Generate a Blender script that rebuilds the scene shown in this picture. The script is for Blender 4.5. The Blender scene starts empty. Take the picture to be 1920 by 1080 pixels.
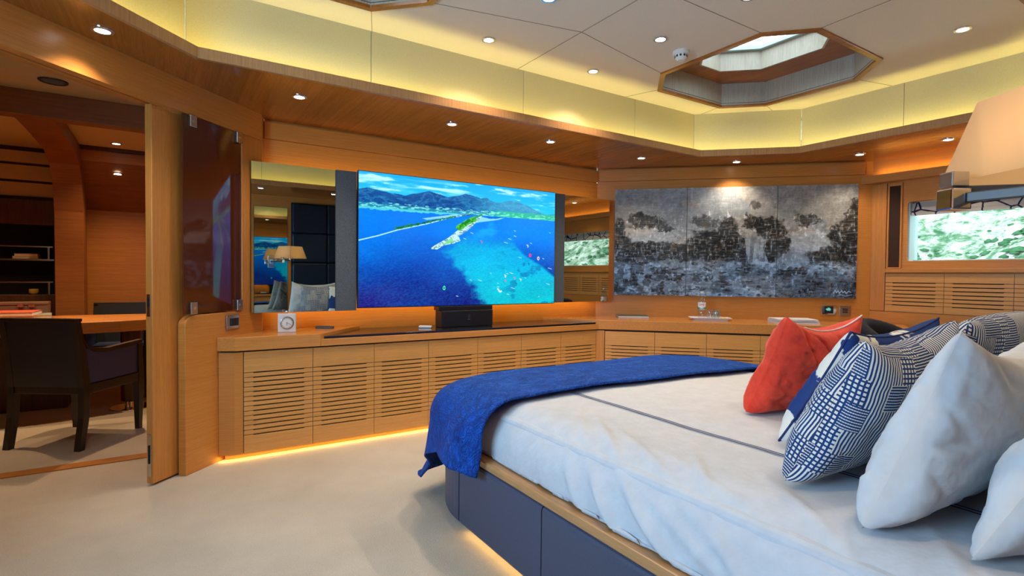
import bpy, math, random
import numpy as np
from mathutils import Vector, Matrix

C = bpy.context.scene.collection
scene = bpy.context.scene
random.seed(7)
PI = math.pi
S2 = 2 ** -0.5

# ------------------------------------------------------------------ camera
cam_d = bpy.data.cameras.new('camera')
cam = bpy.data.objects.new('camera', cam_d)
C.objects.link(cam)
cam_d.sensor_width = 36.0
cam_d.lens = 36.0 * 1008.1 / 1920.0
cam_d.clip_start = 0.02
cam_d.clip_end = 300
R_ = Vector((0.84091427, -0.54107894, 0.00983723))
U_ = Vector((0.00454878, 0.02524423, 0.99967096))
V_ = Vector((0.54114924, 0.84059283, -0.02368949))
cam.matrix_world = Matrix(((R_.x, U_.x, -V_.x, 0), (R_.y, U_.y, -V_.y, 0), (R_.z, U_.z, -V_.z, 1.15), (0, 0, 0, 1)))
scene.camera = cam

# ------------------------------------------------------------------ world, exposure
world = bpy.data.worlds.new('World')
scene.world = world
world.use_nodes = True
bg = world.node_tree.nodes['Background']
bg.inputs[0].default_value = (0.80, 0.92, 1.0, 1)
bg.inputs[1].default_value = 4.2
scene.view_settings.view_transform = 'Standard'
scene.view_settings.look = 'None'
scene.view_settings.exposure = 0.28
scene.view_settings.gamma = 1.0
scene.cycles.max_bounces = 8
scene.cycles.diffuse_bounces = 5
scene.cycles.glossy_bounces = 5
scene.cycles.transmission_bounces = 8
scene.cycles.transparent_max_bounces = 12
scene.cycles.sample_clamp_indirect = 4.0
scene.cycles.caustics_reflective = False
scene.cycles.caustics_refractive = False
scene.cycles.use_denoising = True

WARM = (1.0, 0.80, 0.58)
LEDY = (1.0, 0.84, 0.24)
LEDO = (1.0, 0.60, 0.13)
COOL = (0.72, 0.87, 1.0)


def light(name, kind, loc, energy, color, size=0.1, size_y=None, aim=None, spot=None, blend=0.6, parent=None, spread=None):
    d = bpy.data.lights.new(name, kind)
    d.energy = energy
    d.color = color
    if kind == 'AREA':
        d.shape = 'RECTANGLE' if size_y else 'SQUARE'
        d.size = size
        if size_y:
            d.size_y = size_y
        if spread:
            d.spread = spread
    else:
        d.shadow_soft_size = size
    if kind == 'SPOT':
        d.spot_size = math.radians(spot or 120)
        d.spot_blend = blend
    o = bpy.data.objects.new(name, d)
    C.objects.link(o)
    o.location = loc
    if aim is not None:
        o.rotation_euler = Vector(aim).to_track_quat('-Z', 'Y').to_euler()
    if parent is not None:
        o.parent = parent
        o.location = Vector(loc) - parent.location
    return o


# daylight through window and skylights, plus cool light added at an assumed port window
E_WINDOW = 26
E_SKY = 16
light('assumed_port_daylight', 'AREA', (-1.50, 1.1, 1.46), 85, (0.33, 0.64, 1.0), 1.6, 0.63, aim=(1, 0, 0))
for pl_, ps_, pa_ in (((5.58, 1.28, 1.56), (1.56, 0.5), (-1, 0, 0)), ((3.605, 2.32, 2.975), (0.7, 0.86), (0, 0, -1)), ((0.595, 2.32, 2.975), (0.7, 0.86), (0, 0, -1))):
    po_ = light('sky_portal', 'AREA', pl_, 1, (1, 1, 1), ps_[0], ps_[1], aim=pa_)
    po_.data.cycles.is_portal = True


def led(a, b, e, color, aim, w=0.012):
    """thin LED strip light from a to b giving e watt per metre"""
    a, b = Vector(a), Vector(b)
    L = (b - a).length
    o = light('led_strip_light', 'AREA', (a + b) / 2, e * L, color, L, w)
    z = -Vector(aim).normalized()
    x = (b - a).normalized()
    y = z.cross(x).normalized()
    z = x.cross(y)
    o.rotation_euler = Matrix((x, y, z)).transposed().to_euler()
    return o


# ------------------------------------------------------------------ materials
M = {}


def nt(name, rough=0.5, metal=0.0, col=(0.5, 0.5, 0.5), spec=0.5, coat=0.0):
    m = bpy.data.materials.new(name)
    m.use_nodes = True
    b = m.node_tree.nodes['Principled BSDF']
    b.inputs['Base Color'].default_value = (*col, 1)
    b.inputs['Roughness'].default_value = rough
    b.inputs['Metallic'].default_value = metal
    b.inputs['Specular IOR Level'].default_value = spec
    b.inputs['Coat Weight'].default_value = coat
    M[name] = m
    return m, m.node_tree, b


def N(t, kind, **kw):
    n = t.nodes.new(kind)
    for k, v in kw.items():
        setattr(n, k, v)
    return n


def coords(t, scale=(1, 1, 1), world=True, rot=(0, 0, 0)):
    mp = N(t, 'ShaderNodeMapping')
    mp.inputs['Scale'].default_value = scale
    mp.inputs['Rotation'].default_value = rot
    if world:
        g = N(t, 'ShaderNodeNewGeometry')
        t.links.new(g.outputs['Position'], mp.inputs[0])
    else:
        g = N(t, 'ShaderNodeTexCoord')
        t.links.new(g.outputs['Object'], mp.inputs[0])
    return mp.outputs[0]


def noise(t, vec, scale, detail=4, rough=0.6, dist=0.0):
    n = N(t, 'ShaderNodeTexNoise')
    n.inputs['Scale'].default_value = scale
    n.inputs['Detail'].default_value = detail
    n.inputs['Roughness'].default_value = rough
    n.inputs['Distortion'].default_value = dist
    t.links.new(vec, n.inputs['Vector'])
    return n.outputs[0]


def ramp(t, fac, stops):
    r = N(t, 'ShaderNodeValToRGB')
    els = r.color_ramp.elements
    els[0].position, els[0].color = stops[0][0], (*stops[0][1], 1)
    els[1].position, els[1].color = stops[-1][0], (*stops[-1][1], 1)
    for p, c in stops[1:-1]:
        e = els.new(p)
        e.color = (*c, 1)
    t.links.new(fac, r.inputs[0])
    return r.outputs[0]


def bump(t, b, h, strength=0.2, dist=0.01):
    n = N(t, 'ShaderNodeBump')
    n.inputs['Strength'].default_value = strength
    n.inputs['Distance'].default_value = dist
    t.links.new(h, n.inputs['Height'])
    t.links.new(n.outputs[0], b.inputs['Normal'])


def wood(name, lo, hi, scale, rough=0.32, spec=0.5, planks=None):
    m, t, b = nt(name, rough, spec=spec)
    v = coords(t, scale)
    n1 = noise(t, v, 1.0, 6, 0.65, 0.3)
    c = ramp(t, n1, [(0.32, lo), (0.68, hi)])
    v2 = coords(t, tuple(s * 3.1 for s in scale))
    n2 = noise(t, v2, 2.0, 3, 0.7)
    mx = N(t, 'ShaderNodeMixRGB', blend_type='MULTIPLY')
    mx.inputs[0].default_value = 0.35
    t.links.new(c, mx.inputs[1])
    t.links.new(ramp(t, n2, [(0.35, (0.55, 0.5, 0.45)), (0.6, (1, 1, 1))]), mx.inputs[2])
    out = mx.outputs[0]
    if planks:
        g = N(t, 'ShaderNodeNewGeometry')
        sp = N(t, 'ShaderNodeSeparateXYZ')
        t.links.new(g.outputs['Position'], sp.inputs[0])
        dv = N(t, 'ShaderNodeMath', operation='DIVIDE')
        t.links.new(sp.outputs[0], dv.inputs[0])
        dv.inputs[1].default_value = planks
        fl = N(t, 'ShaderNodeMath', operation='FLOOR')
        t.links.new(dv.outputs[0], fl.inputs[0])
        wn = N(t, 'ShaderNodeTexWhiteNoise', noise_dimensions='1D')
        t.links.new(fl.outputs[0], wn.inputs['W'])
        m2 = N(t, 'ShaderNodeMixRGB', blend_type='MULTIPLY')
        m2.inputs[0].default_value = 0.6
        t.links.new(out, m2.inputs[1])
        t.links.new(ramp(t, wn.outputs[0], [(0, (0.62, 0.6, 0.58)), (1, (1.0, 1.0, 1.0))]), m2.inputs[2])
        out = m2.outputs[0]
    t.links.new(out, b.inputs['Base Color'])
    bump(t, b, n2, 0.04, 0.002)
    return m


WL, WH = (0.52, 0.205, 0.042), (0.64, 0.27, 0.062)
wood('oak_horizontal', WL, WH, (3, 3, 150))
wood('oak_vertical', WL, WH, (90, 90, 3))
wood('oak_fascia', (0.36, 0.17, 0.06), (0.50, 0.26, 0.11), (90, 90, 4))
wood('oak_soffit', (0.33, 0.105, 0.013), (0.46, 0.165, 0.026), (50, 2, 50), 0.17, 0.55, planks=0.19)  # darker copy of the oak, the soffit's warm light put into the colour
wood('oak_top', (0.54, 0.22, 0.052), (0.66, 0.29, 0.08), (3, 110, 110), 0.2)
wood('oak_door', (0.60, 0.28, 0.075), (0.72, 0.36, 0.11), (4, 4, 170), 0.35)
wood('office_oak', (0.42, 0.155, 0.03), (0.54, 0.215, 0.045), (2, 2, 60), 0.4)
wood('office_dark', (0.05, 0.016, 0.006), (0.10, 0.032, 0.010), (60, 60, 3), 0.4)
wood('office_beam', (0.22, 0.075, 0.016), (0.31, 0.11, 0.024), (3, 3, 60), 0.4)
wood('skylight_oak', (0.36, 0.33, 0.27), (0.50, 0.46, 0.38), (120, 120, 5), 0.4)  # greyed oak: reflected daylight put into the colour
wood('bed_oak', (0.40, 0.20, 0.075), (0.55, 0.29, 0.12), (60, 3, 60), 0.3)
wood('wenge', (0.010, 0.007, 0.006), (0.022, 0.016, 0.013), (60, 60, 4), 0.35)

nt('groove', 0.8, col=(0.045, 0.020, 0.008))
nt('black_gap', 0.9, col=(0.006, 0.005, 0.004))
nt('black_gloss', 0.12, col=(0.012, 0.013, 0.018), spec=0.6)
nt('black_plastic', 0.3, col=(0.012, 0.013, 0.016))
nt('brown_plastic', 0.35, col=(0.035, 0.018, 0.01))
nt('white_plastic', 0.35, col=(0.78, 0.78, 0.76))
nt('chrome', 0.07, 1.0, (0.82, 0.83, 0.85))
nt('steel', 0.22, 1.0, (0.55, 0.53, 0.50))
nt('silver', 0.18, 1.0, (0.75, 0.76, 0.78))
nt('arm_metal', 0.45, 0.0, (0.045, 0.038, 0.034))
nt('clock_silver', 0.4, 0.35, (0.80, 0.81, 0.83))
nt('mirror', 0.01, 1.0, (0.52, 0.55, 0.50))
nt('mirror_edge', 0.3, 0.5, (0.06, 0.07, 0.08))
nt('leather_black', 0.35, col=(0.012, 0.014, 0.020))
nt('office_leather', 0.4, col=(0.030, 0.048, 0.13))
nt('book_white', 0.6, col=(0.72, 0.74, 0.76))
nt('book_green', 0.5, col=(0.07, 0.10, 0.09))
nt('book_cream', 0.6, col=(0.62, 0.52, 0.32))
nt('book_red', 0.5, col=(0.75, 0.10, 0.05))
nt('book_grey', 0.6, col=(0.22, 0.24, 0.20))
nt('yellow_ceramic', 0.4, col=(0.65, 0.42, 0.04))
nt('porcelain', 0.15, col=(0.82, 0.84, 0.88))
nt('cookie', 0.8, col=(0.72, 0.52, 0.18))
nt('cookie_dark', 0.7, col=(0.22, 0.10, 0.03))
nt('ink_red', 0.6, col=(0.6, 0.02, 0.03))
nt('ink_dark', 0.6, col=(0.02, 0.02, 0.03))
nt('ink_pale', 0.6, col=(0.75, 0.78, 0.8))
nt('label_paper', 0.5, col=(0.80, 0.82, 0.88))
nt('label_green', 0.5, col=(0.05, 0.25, 0.14))
nt('label_blue', 0.5, col=(0.30, 0.55, 0.72))
nt('window_frame', 0.35, col=(0.42, 0.58, 0.60))
nt('leather_case', 0.5, col=(0.16, 0.09, 0.06))
nt('cove_groove', 0.8, col=(0.20, 0.17, 0.10))


def glass_mat(name, col, rough=0.0, mixf=0.1, refl=(1, 1, 1)):
    m, t, b = nt(name)
    t.nodes.remove(b)
    tr = N(t, 'ShaderNodeBsdfTransparent')
    tr.inputs[0].default_value = (*col, 1)
    gl = N(t, 'ShaderNodeBsdfGlossy')
    gl.inputs[0].default_value = (*refl, 1)
    gl.inputs[1].default_value = rough
    fr = N(t, 'ShaderNodeFresnel')
    fr.inputs[0].default_value = 1.45
    ad = N(t, 'ShaderNodeMath', operation='ADD')
    ad.inputs[1].default_value = mixf
    ge = N(t, 'ShaderNodeNewGeometry')
    iv = N(t, 'ShaderNodeMath', operation='SUBTRACT')
    iv.inputs[0].default_value = 1.0
    t.links.new(ge.outputs['Backfacing'], iv.inputs[1])
    ml = N(t, 'ShaderNodeMath', operation='MULTIPLY')
    t.links.new(fr.outputs[0], ml.inputs[0])
    t.links.new(iv.outputs[0], ml.inputs[1])
    t.links.new(ml.outputs[0], ad.inputs[0])
    mx = N(t, 'ShaderNodeMixShader')
    t.links.new(ad.outputs[0], mx.inputs[0])
    t.links.new(tr.outputs[0], mx.inputs[1])
    t.links.new(gl.outputs[0], mx.inputs[2])
    t.links.new(mx.outputs[0], t.nodes['Material Output'].inputs[0])
    return m


glass_mat('window_glass', (0.97, 0.99, 0.98), mixf=0.0)
glass_mat('clear_glass', (0.90, 0.94, 0.95), mixf=0.06)
nt('tinted_glass', 0.03, col=(0.085, 0.018, 0.006), spec=0.75)
M['tinted_glass'].node_tree.nodes['Principled BSDF'].inputs['Coat Weight'].default_value = 0.35
M['tinted_glass'].node_tree.nodes['Principled BSDF'].inputs['Coat Roughness'].default_value = 0.02


def emis(name, col, strength):
    m, t, b = nt(name, 0.5, col=(0.1, 0.1, 0.1))
    b.inputs['Emission Color'].default_value = (*col, 1)
    b.inputs['Emission Strength'].default_value = strength
    return m


emis('lamp_lens', (1.0, 0.95, 0.88), 9.0)
emis('bulb', (1.0, 0.72, 0.35), 14.0)
emis('display_green', (0.1, 0.8, 0.35), 0.9)
emis('display_blue', (0.1, 0.35, 0.8), 0.7)
emis('display_cyan', (0.15, 0.75, 0.95), 0.7)

# carpet
m, t, b = nt('carpet', 0.95, spec=0.1)
v = coords(t, (1, 1, 1))
n1 = noise(t, v, 2.2, 4, 0.6)
n2 = noise(t, v, 160, 3, 0.7)
c = ramp(t, n1, [(0.3, (0.50, 0.425, 0.325)), (0.7, (0.61, 0.53, 0.42))])
mx = N(t, 'ShaderNodeMixRGB', blend_type='MULTIPLY')
mx.inputs[0].default_value = 0.5
t.links.new(c, mx.inputs[1])
t.links.new(ramp(t, n2, [(0.3, (0.72, 0.72, 0.72)), (0.65, (1, 1, 1))]), mx.inputs[2])
t.links.new(mx.outputs[0], b.inputs['Base Color'])
bump(t, b, n2, 0.7, 0.006)
b.inputs['Sheen Weight'].default_value = 0.2

# ceiling fabric
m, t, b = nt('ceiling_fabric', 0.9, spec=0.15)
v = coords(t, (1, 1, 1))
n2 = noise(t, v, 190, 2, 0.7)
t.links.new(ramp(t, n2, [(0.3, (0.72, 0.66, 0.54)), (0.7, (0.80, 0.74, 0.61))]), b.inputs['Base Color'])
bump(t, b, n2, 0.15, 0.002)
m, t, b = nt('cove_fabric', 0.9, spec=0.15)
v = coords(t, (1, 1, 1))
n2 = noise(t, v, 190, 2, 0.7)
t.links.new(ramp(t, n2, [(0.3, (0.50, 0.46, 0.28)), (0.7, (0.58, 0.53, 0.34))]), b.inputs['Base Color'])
m, t, b = nt('office_ceiling', 0.9, spec=0.15)
t.links.new(ramp(t, noise(t, coords(t), 190, 2, 0.7), [(0.3, (0.55, 0.40, 0.19)), (0.7, (0.64, 0.47, 0.24))]), b.inputs['Base Color'])


def fabric(name, lo, hi, scale=300, rough=0.9, sheen=0.0, bs=0.3, bd=0.002, mid=(0.35, 0.65)):
    m, t, b = nt(name, rough, spec=0.2)
    v = coords(t, world=False)
    n = noise(t, v, scale, 3, 0.7)
    t.links.new(ramp(t, n, [(mid[0], lo), (mid[1], hi)]), b.inputs['Base Color'])
    b.inputs['Sheen Weight'].default_value = sheen
    bump(t, b, n, bs, bd)
    return m


fabric('speaker_cloth', (0.055, 0.065, 0.078), (0.17, 0.19, 0.215), 260)
fabric('sheet', (0.50, 0.52, 0.56), (0.55, 0.57, 0.61), 14, 0.75, 0.1, 0.25, 0.012)
fabric('pillow_white', (0.53, 0.54, 0.56), (0.59, 0.60, 0.62), 9, 0.75, 0.1, 0.5, 0.02)
fabric('red_velvet', (0.60, 0.035, 0.018), (0.74, 0.060, 0.030), 12, 0.85, 0.5, 0.35, 0.02)
M['red_velvet'].node_tree.nodes['Principled BSDF'].inputs['Sheen Tint'].default_value = (1, 0.4, 0.3, 1)
fabric('dark_fabric', (0.012, 0.011, 0.014), (0.03, 0.026, 0.03), 200)
fabric('bed_leather', (0.055, 0.064, 0.105), (0.075, 0.086, 0.135), 260, 0.45, 0.0, 0.15, 0.001)
fabric('headboard_leather', (0.008, 0.014, 0.030), (0.014, 0.022, 0.042), 100, 0.35, 0.0, 0.1, 0.001)
fabric('piping_white', (0.7, 0.62, 0.66), (0.8, 0.72, 0.76), 60)
fabric('navy_piping', (0.015, 0.03, 0.12), (0.03, 0.05, 0.16), 60)

# quilted blue throw
m, t, b = nt('blue_throw', 0.65, spec=0.25)
v = coords(t, world=False)
n1 = noise(t, v, 14, 2, 0.5, 2.2)
n2 = noise(t, v, 240, 2, 0.6)
t.links.new(ramp(t, n2, [(0.3, (0.002, 0.062, 0.40)), (0.7, (0.004, 0.105, 0.56))]), b.inputs['Base Color'])
wv = N(t, 'ShaderNodeMath', operation='PINGPONG')
wv.inputs[1].default_value = 0.06
t.links.new(n1, wv.inputs[0])
bump(t, b, wv.outputs[0], 1.0, 0.12)
b.inputs['Sheen Weight'].default_value = 0.0

# navy / cream brushed pattern cushions
m, t, b = nt('navy_cream_print', 0.85, spec=0.2)
v = coords(t, world=False)
n1 = noise(t, v, 4.6, 3, 0.55, 0.4)
n2 = noise(t, v, 60, 2, 0.6)
ad = N(t, 'ShaderNodeMath', operation='MULTIPLY_ADD')
ad.inputs[1].default_value = 0.06
t.links.new(n2, ad.inputs[0])
t.links.new(n1, ad.inputs[2])
r = ramp(t, ad.outputs[0], [(0.535, (0.012, 0.04, 0.17)), (0.545, (0.66, 0.67, 0.63))])
t.links.new(r, b.inputs['Base Color'])
bump(t, b, n2, 0.2, 0.003)

# patchwork of stripes and dashes, from the cushion's own UV (metres)
m, t, b = nt('navy_patchwork', 0.85, spec=0.2)


def mth(t, op, a, bb=None, c=None):
    n = N(t, 'ShaderNodeMath', operation=op)
    for i, x in enumerate((a, bb, c)):
        if x is None:
            continue
        if isinstance(x, (int, float)):
            n.inputs[i].default_value = x
        else:
            t.links.new(x, n.inputs[i])
    return n.outputs[0]


uvn = N(t, 'ShaderNodeUVMap')
sp = N(t, 'ShaderNodeSeparateXYZ')
t.links.new(uvn.outputs[0], sp.inputs[0])
U, V = sp.outputs[0], sp.outputs[1]
CW, CH = 0.058, 0.070
cv = mth(t, 'FLOOR', mth(t, 'DIVIDE', V, CH))
us = mth(t, 'ADD', U, mth(t, 'MULTIPLY', cv, 0.021))
cu = mth(t, 'FLOOR', mth(t, 'DIVIDE', us, CW))
cmb = N(t, 'ShaderNodeCombineXYZ')
t.links.new(cu, cmb.inputs[0])
t.links.new(cv, cmb.inputs[1])
wn = N(t, 'ShaderNodeTexWhiteNoise', noise_dimensions='2D')
t.links.new(cmb.outputs[0], wn.inputs[0])
rnd = wn.outputs[0]


def stripes(x, period, duty):
    return mth(t, 'LESS_THAN', mth(t, 'FRACT', mth(t, 'DIVIDE', x, period)), duty)


sv = stripes(U, 0.0100, 0.5)
sh = mth(t, 'MULTIPLY', stripes(V, 0.0075, 0.38), stripes(U, 0.006, 0.85))
sd = mth(t, 'MULTIPLY', stripes(V, 0.012, 0.6), stripes(U, 0.013, 0.6))
k1 = mth(t, 'LESS_THAN', rnd, 0.33)
k2 = mth(t, 'GREATER_THAN', rnd, 0.62)
km = mth(t, 'SUBTRACT', 1.0, mth(t, 'ADD', k1, k2))
val = mth(t, 'ADD', mth(t, 'ADD', mth(t, 'MULTIPLY', k1, sv), mth(t, 'MULTIPLY', k2, sh)), mth(t, 'MULTIPLY', km, sd))
t.links.new(ramp(t, val, [(0.4, (0.012, 0.045, 0.16)), (0.6, (0.66, 0.66, 0.60))]), b.inputs['Base Color'])

# roman blind: pale cloth with dark twig lines
m, t, b = nt('blind_cloth', 0.9, spec=0.1)
v = coords(t, (1, 1, 1))
vo = N(t, 'ShaderNodeTexVoronoi', feature='DISTANCE_TO_EDGE')
vo.inputs['Scale'].default_value = 7.5
t.links.new(v, vo.inputs['Vector'])
t.links.new(ramp(t, vo.outputs['Distance'], [(0.035, (0.02, 0.02, 0.05)), (0.045, (0.46, 0.45, 0.42))]), b.inputs['Base Color'])

# lamp shade: cloth that lets the bulb's light through
m, t, b = nt('shade_cloth', 0.9, spec=0.1, col=(0.80, 0.56, 0.34))
tl = N(t, 'ShaderNodeBsdfTranslucent')
tl.inputs[0].default_value = (1.0, 0.66, 0.34, 1)
mx = N(t, 'ShaderNodeMixShader')
mx.inputs[0].default_value = 0.72
t.links.new(b.outputs[0], mx.inputs[1])
t.links.new(tl.outputs[0], mx.inputs[2])
t.links.new(mx.outputs[0], t.nodes['Material Output'].inputs[0])

# hillside
m, t, b = nt('hillside', 1.0, spec=0.0)
v = coords(t, (1, 1, 1.6))
n1 = noise(t, v, 0.9, 6, 0.7, 0.6)
n2 = noise(t, v, 4.0, 4, 0.7)
ad = mth(t, 'MULTIPLY_ADD', n2, 0.35, n1)
t.links.new(ramp(t, ad, [(0.50, (0.035, 0.10, 0.05)), (0.60, (0.09, 0.17, 0.10)), (0.66, (0.22, 0.28, 0.22)), (0.80, (0.44, 0.46, 0.42))]), b.inputs['Base Color'])
nt('shrub', 1.0, col=(0.045, 0.125, 0.060), spec=0)
nt('shrub_pale', 1.0, col=(0.14, 0.30, 0.15), spec=0)

# vertex painted (own pigments)
m, t, b = nt('canvas_paint', 0.5, spec=0.3)
at = N(t, 'ShaderNodeVertexColor', layer_name='paint')
t.links.new(at.outputs[0], b.inputs['Base Color'])
n = noise(t, coords(t), 60, 3, 0.7)
bump(t, b, n, 0.3, 0.003)
m, t, b = nt('tv_picture', 0.15, col=(0.005, 0.005, 0.006), spec=0.4)
at = N(t, 'ShaderNodeVertexColor', layer_name='paint')
t.links.new(at.outputs[0], b.inputs['Emission Color'])
b.inputs['Emission Strength'].default_value = 1.0

# ------------------------------------------------------------------ mesh helpers
class MB:
    def __init__(s):
        s.v = []
        s.f = []
        s.uv = None

    def add(s, vs, fs):
        k = len(s.v)
        s.v += [tuple(p) for p in vs]
        s.f += [tuple(i + k for i in f) for f in fs]
        return s

    def box(s, x0, y0, z0, x1, y1, z1):
        return s.add([(x0, y0, z0), (x1, y0, z0), (x1, y1, z0), (x0, y1, z0), (x0, y0, z1), (x1, y0, z1), (x1, y1, z1), (x0, y1, z1)],
                     [(0, 3, 2, 1), (4, 5, 6, 7), (0, 1, 5, 4), (1, 2, 6, 5), (2, 3, 7, 6), (3, 0, 4, 7)])

    def obox(s, c, ax, ay, az, hx, hy, hz):
        c, ax, ay, az = Vector(c), Vector(ax), Vector(ay), Vector(az)
        vs = []
        for k in (-1, 1):
            for j, i in ((-1, -1), (-1, 1), (1, 1), (1, -1)):
                vs.append(c + ax * hx * i + ay * hy * j + az * hz * k)
        fs = [(0, 3, 2, 1), (4, 5, 6, 7), (0, 1, 5, 4), (1, 2, 6, 5), (2, 3, 7, 6), (3, 0, 4, 7)]
        if ax.cross(ay).dot(az) < 0:
            fs = [f[::-1] for f in fs]
        return s.add(vs, fs)

    def prism(s, poly, z0, z1):
        n = len(poly)
        area = sum(poly[i][0] * poly[(i + 1) % n][1] - poly[(i + 1) % n][0] * poly[i][1] for i in range(n))
        if area < 0:
            poly = poly[::-1]
        vs = [(x, y, z0) for x, y in poly] + [(x, y, z1) for x, y in poly]
        fs = [tuple(range(n))[::-1], tuple(range(n, 2 * n))] + [(i, (i + 1) % n, n + (i + 1) % n, n + i) for i in range(n)]
        return s.add(vs, fs)

    def extr(s, pts, d):
        """polygon of 3D points extruded by vector d"""
        n = len(pts)
        pts = [Vector(p) for p in pts]
        d = Vector(d)
        nn = Vector((0, 0, 0))
        for i in range(n):
            nn += pts[i].cross(pts[(i + 1) % n])
        if nn.dot(d) < 0:
            pts = pts[::-1]
        vs = pts + [p + d for p in pts]
        return s.add(vs, [tuple(range(n))[::-1], tuple(range(n, 2 * n))] + [(i, (i + 1) % n, n + (i + 1) % n, n + i) for i in range(n)])

    def lathe(s, c, prof, seg=24, axis=(0, 0, 1), closed=False):
        """prof: list of (r, h)"""
        c = Vector(c)
        z = Vector(axis).normalized()
        x = z.orthogonal().normalized()
        y = z.cross(x)
        vs, fs = [], []
        n = len(prof)
        for r, h in prof:
            for i in range(seg):
                a = 2 * PI * i / seg
                vs.append(c + z * h + (x * math.cos(a) + y * math.sin(a)) * max(r, 1e-5))
        for j in range(n - 1):
            for i in range(seg):
                i2 = (i + 1) % seg
                fs.append((j * seg + i, j * seg + i2, (j + 1) * seg + i2, (j + 1) * seg + i))
        if closed:
            for i in range(seg):
                i2 = (i + 1) % seg
                fs.append(((n - 1) * seg + i, (n - 1) * seg + i2, i2, i))
        else:
            fs.append(tuple(range(seg))[::-1])
            fs.append(tuple(range((n - 1) * seg, n * seg)))
        return s.add(vs, fs)

    def tube(s, pts, r, seg=8):
        pts = [Vector(p) for p in pts]
        vs, fs = [], []
        for k, p in enumerate(pts):
            a = pts[max(k - 1, 0)]
            b = pts[min(k + 1, len(pts) - 1)]
            z = (b - a).normalized()
            x = z.cross(Vector((0.123, 0.21, 0.97))).normalized()
            y = z.cross(x)
            rr = r[k] if isinstance(r, (list, tuple)) else r
            for i in range(seg):
                an = 2 * PI * i / seg
                vs.append(p + (x * math.cos(an) + y * math.sin(an)) * rr)
        for k in range(len(pts) - 1):
            for i in range(seg):
                i2 = (i + 1) % seg
                fs.append((k * seg + i, k * seg + i2, (k + 1) * seg + i2, (k + 1) * seg + i))
        fs.append(tuple(range(seg))[::-1])
        fs.append(tuple(range((len(pts) - 1) * seg, len(pts) * seg)))
        return s.add(vs, fs)


def root_offset(p):
    v = Vector((0, 0, 0))
    while p is not None:
        v += Vector(p.location)
        p = p.parent
    return v


def build(name, mb, mat, parent=None, smooth=False, bevel=0.0, base=None, auto=True, seg=2):
    """link mb (world coordinates) as one mesh object, origin at its base"""
    v = np.array(mb.v, dtype=float)
    if base is None:
        base = Vector(((v[:, 0].min() + v[:, 0].max()) / 2, (v[:, 1].min() + v[:, 1].max()) / 2, v[:, 2].min()))
    base = Vector(base)
    vv = v - np.array(base)
    me = bpy.data.meshes.new(name)
    me.from_pydata(vv.tolist(), [], mb.f)
    me.validate()
    o = bpy.data.objects.new(name, me)
    C.objects.link(o)
    me.materials.append(M[mat] if isinstance(mat, str) else mat)
    if smooth:
        for p in me.polygons:
            p.use_smooth = True
    if parent is not None:
        o.parent = parent
        o.location = base - root_offset(parent)
    else:
        o.location = base
    if bevel:
        b = o.modifiers.new('bevel', 'BEVEL')
        b.width = bevel
        b.segments = seg
        b.limit_method = 'ANGLE'
        b.angle_limit = math.radians(40)
    if mb.uv is not None:
        uv = me.uv_layers.new(name='UVMap')
        for l in me.loops:
            uv.data[l.index].uv = mb.uv[l.vertex_index]
    return o


def thing(name, label, cat, loc, group=None):
    o = bpy.data.objects.new(name, None)
    C.objects.link(o)
    o.location = loc
    o.empty_display_size = 0.05
    o['label'] = label
    o['category'] = cat
    if group:
        o['group'] = group
    return o


def tag(o, label, cat, group=None):
    o['label'] = label
    o['category'] = cat
    if group:
        o['group'] = group
    return o


def struct(name, mb, mat, bevel=0.0, smooth=False):
    o = build(name, mb, mat, bevel=bevel, smooth=smooth)
    o['kind'] = 'structure'
    return o


def dup(root, loc, label=None, group=None):
    r = root.copy()
    C.objects.link(r)
    r.location = loc
    if label:
        r['label'] = label
    if group:
        r['group'] = group
    for ch in list(root.children):
        c = ch.copy()
        C.objects.link(c)
        c.parent = r
        for g in list(ch.children):
            d = g.copy()
            C.objects.link(d)
            d.parent = c
    return r


def text_mesh(txt, size, origin, xdir, ydir, depth=0.0006):
    cu = bpy.data.curves.new('t', 'FONT')
    cu.body = txt
    cu.size = size
    cu.align_x = 'CENTER'
    cu.extrude = depth
    ob = bpy.data.objects.new('t', cu)
    C.objects.link(ob)
    dg = bpy.context.evaluated_depsgraph_get()
    me = bpy.data.meshes.new_from_object(ob.evaluated_get(dg))
    xd, yd = Vector(xdir).normalized(), Vector(ydir).normalized()
    zd = xd.cross(yd)
    mb = MB()
    mb.add([Vector(origin) + xd * v.co.x + yd * v.co.y + zd * v.co.z for v in me.vertices], [tuple(p.vertices) for p in me.polygons])
    bpy.data.objects.remove(ob)
    bpy.data.meshes.remove(me)
    return mb


# numpy value noise
def vnoise(x, y, seed=0):
    def h(i, j):
        n = (i.astype(np.int64) * 374761393 + j.astype(np.int64) * 668265263 + seed * 1442695041) & 0x7fffffff
        n = ((n ^ (n >> 13)) * 1274126177) & 0x7fffffff
        return ((n ^ (n >> 16)) & 0xffff) / 65535.0
    xi, yi = np.floor(x), np.floor(y)
    fx, fy = x - xi, y - yi
    fx = fx * fx * (3 - 2 * fx)
    fy = fy * fy * (3 - 2 * fy)
    a = h(xi, yi) * (1 - fx) + h(xi + 1, yi) * fx
    b = h(xi, yi + 1) * (1 - fx) + h(xi + 1, yi + 1) * fx
    return a * (1 - fy) + b * fy


def cellrnd(x, y, seed=0):
    return vnoise(np.floor(x), np.floor(y), seed)


def fbm(x, y, seed=0, oct=5, gain=0.5):
    s, a, tot = 0, 1.0, 0
    for k in range(oct):
        s = s + a * vnoise(x * 2 ** k, y * 2 ** k, seed + k)
        tot += a
        a *= gain
    return s / tot


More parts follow.
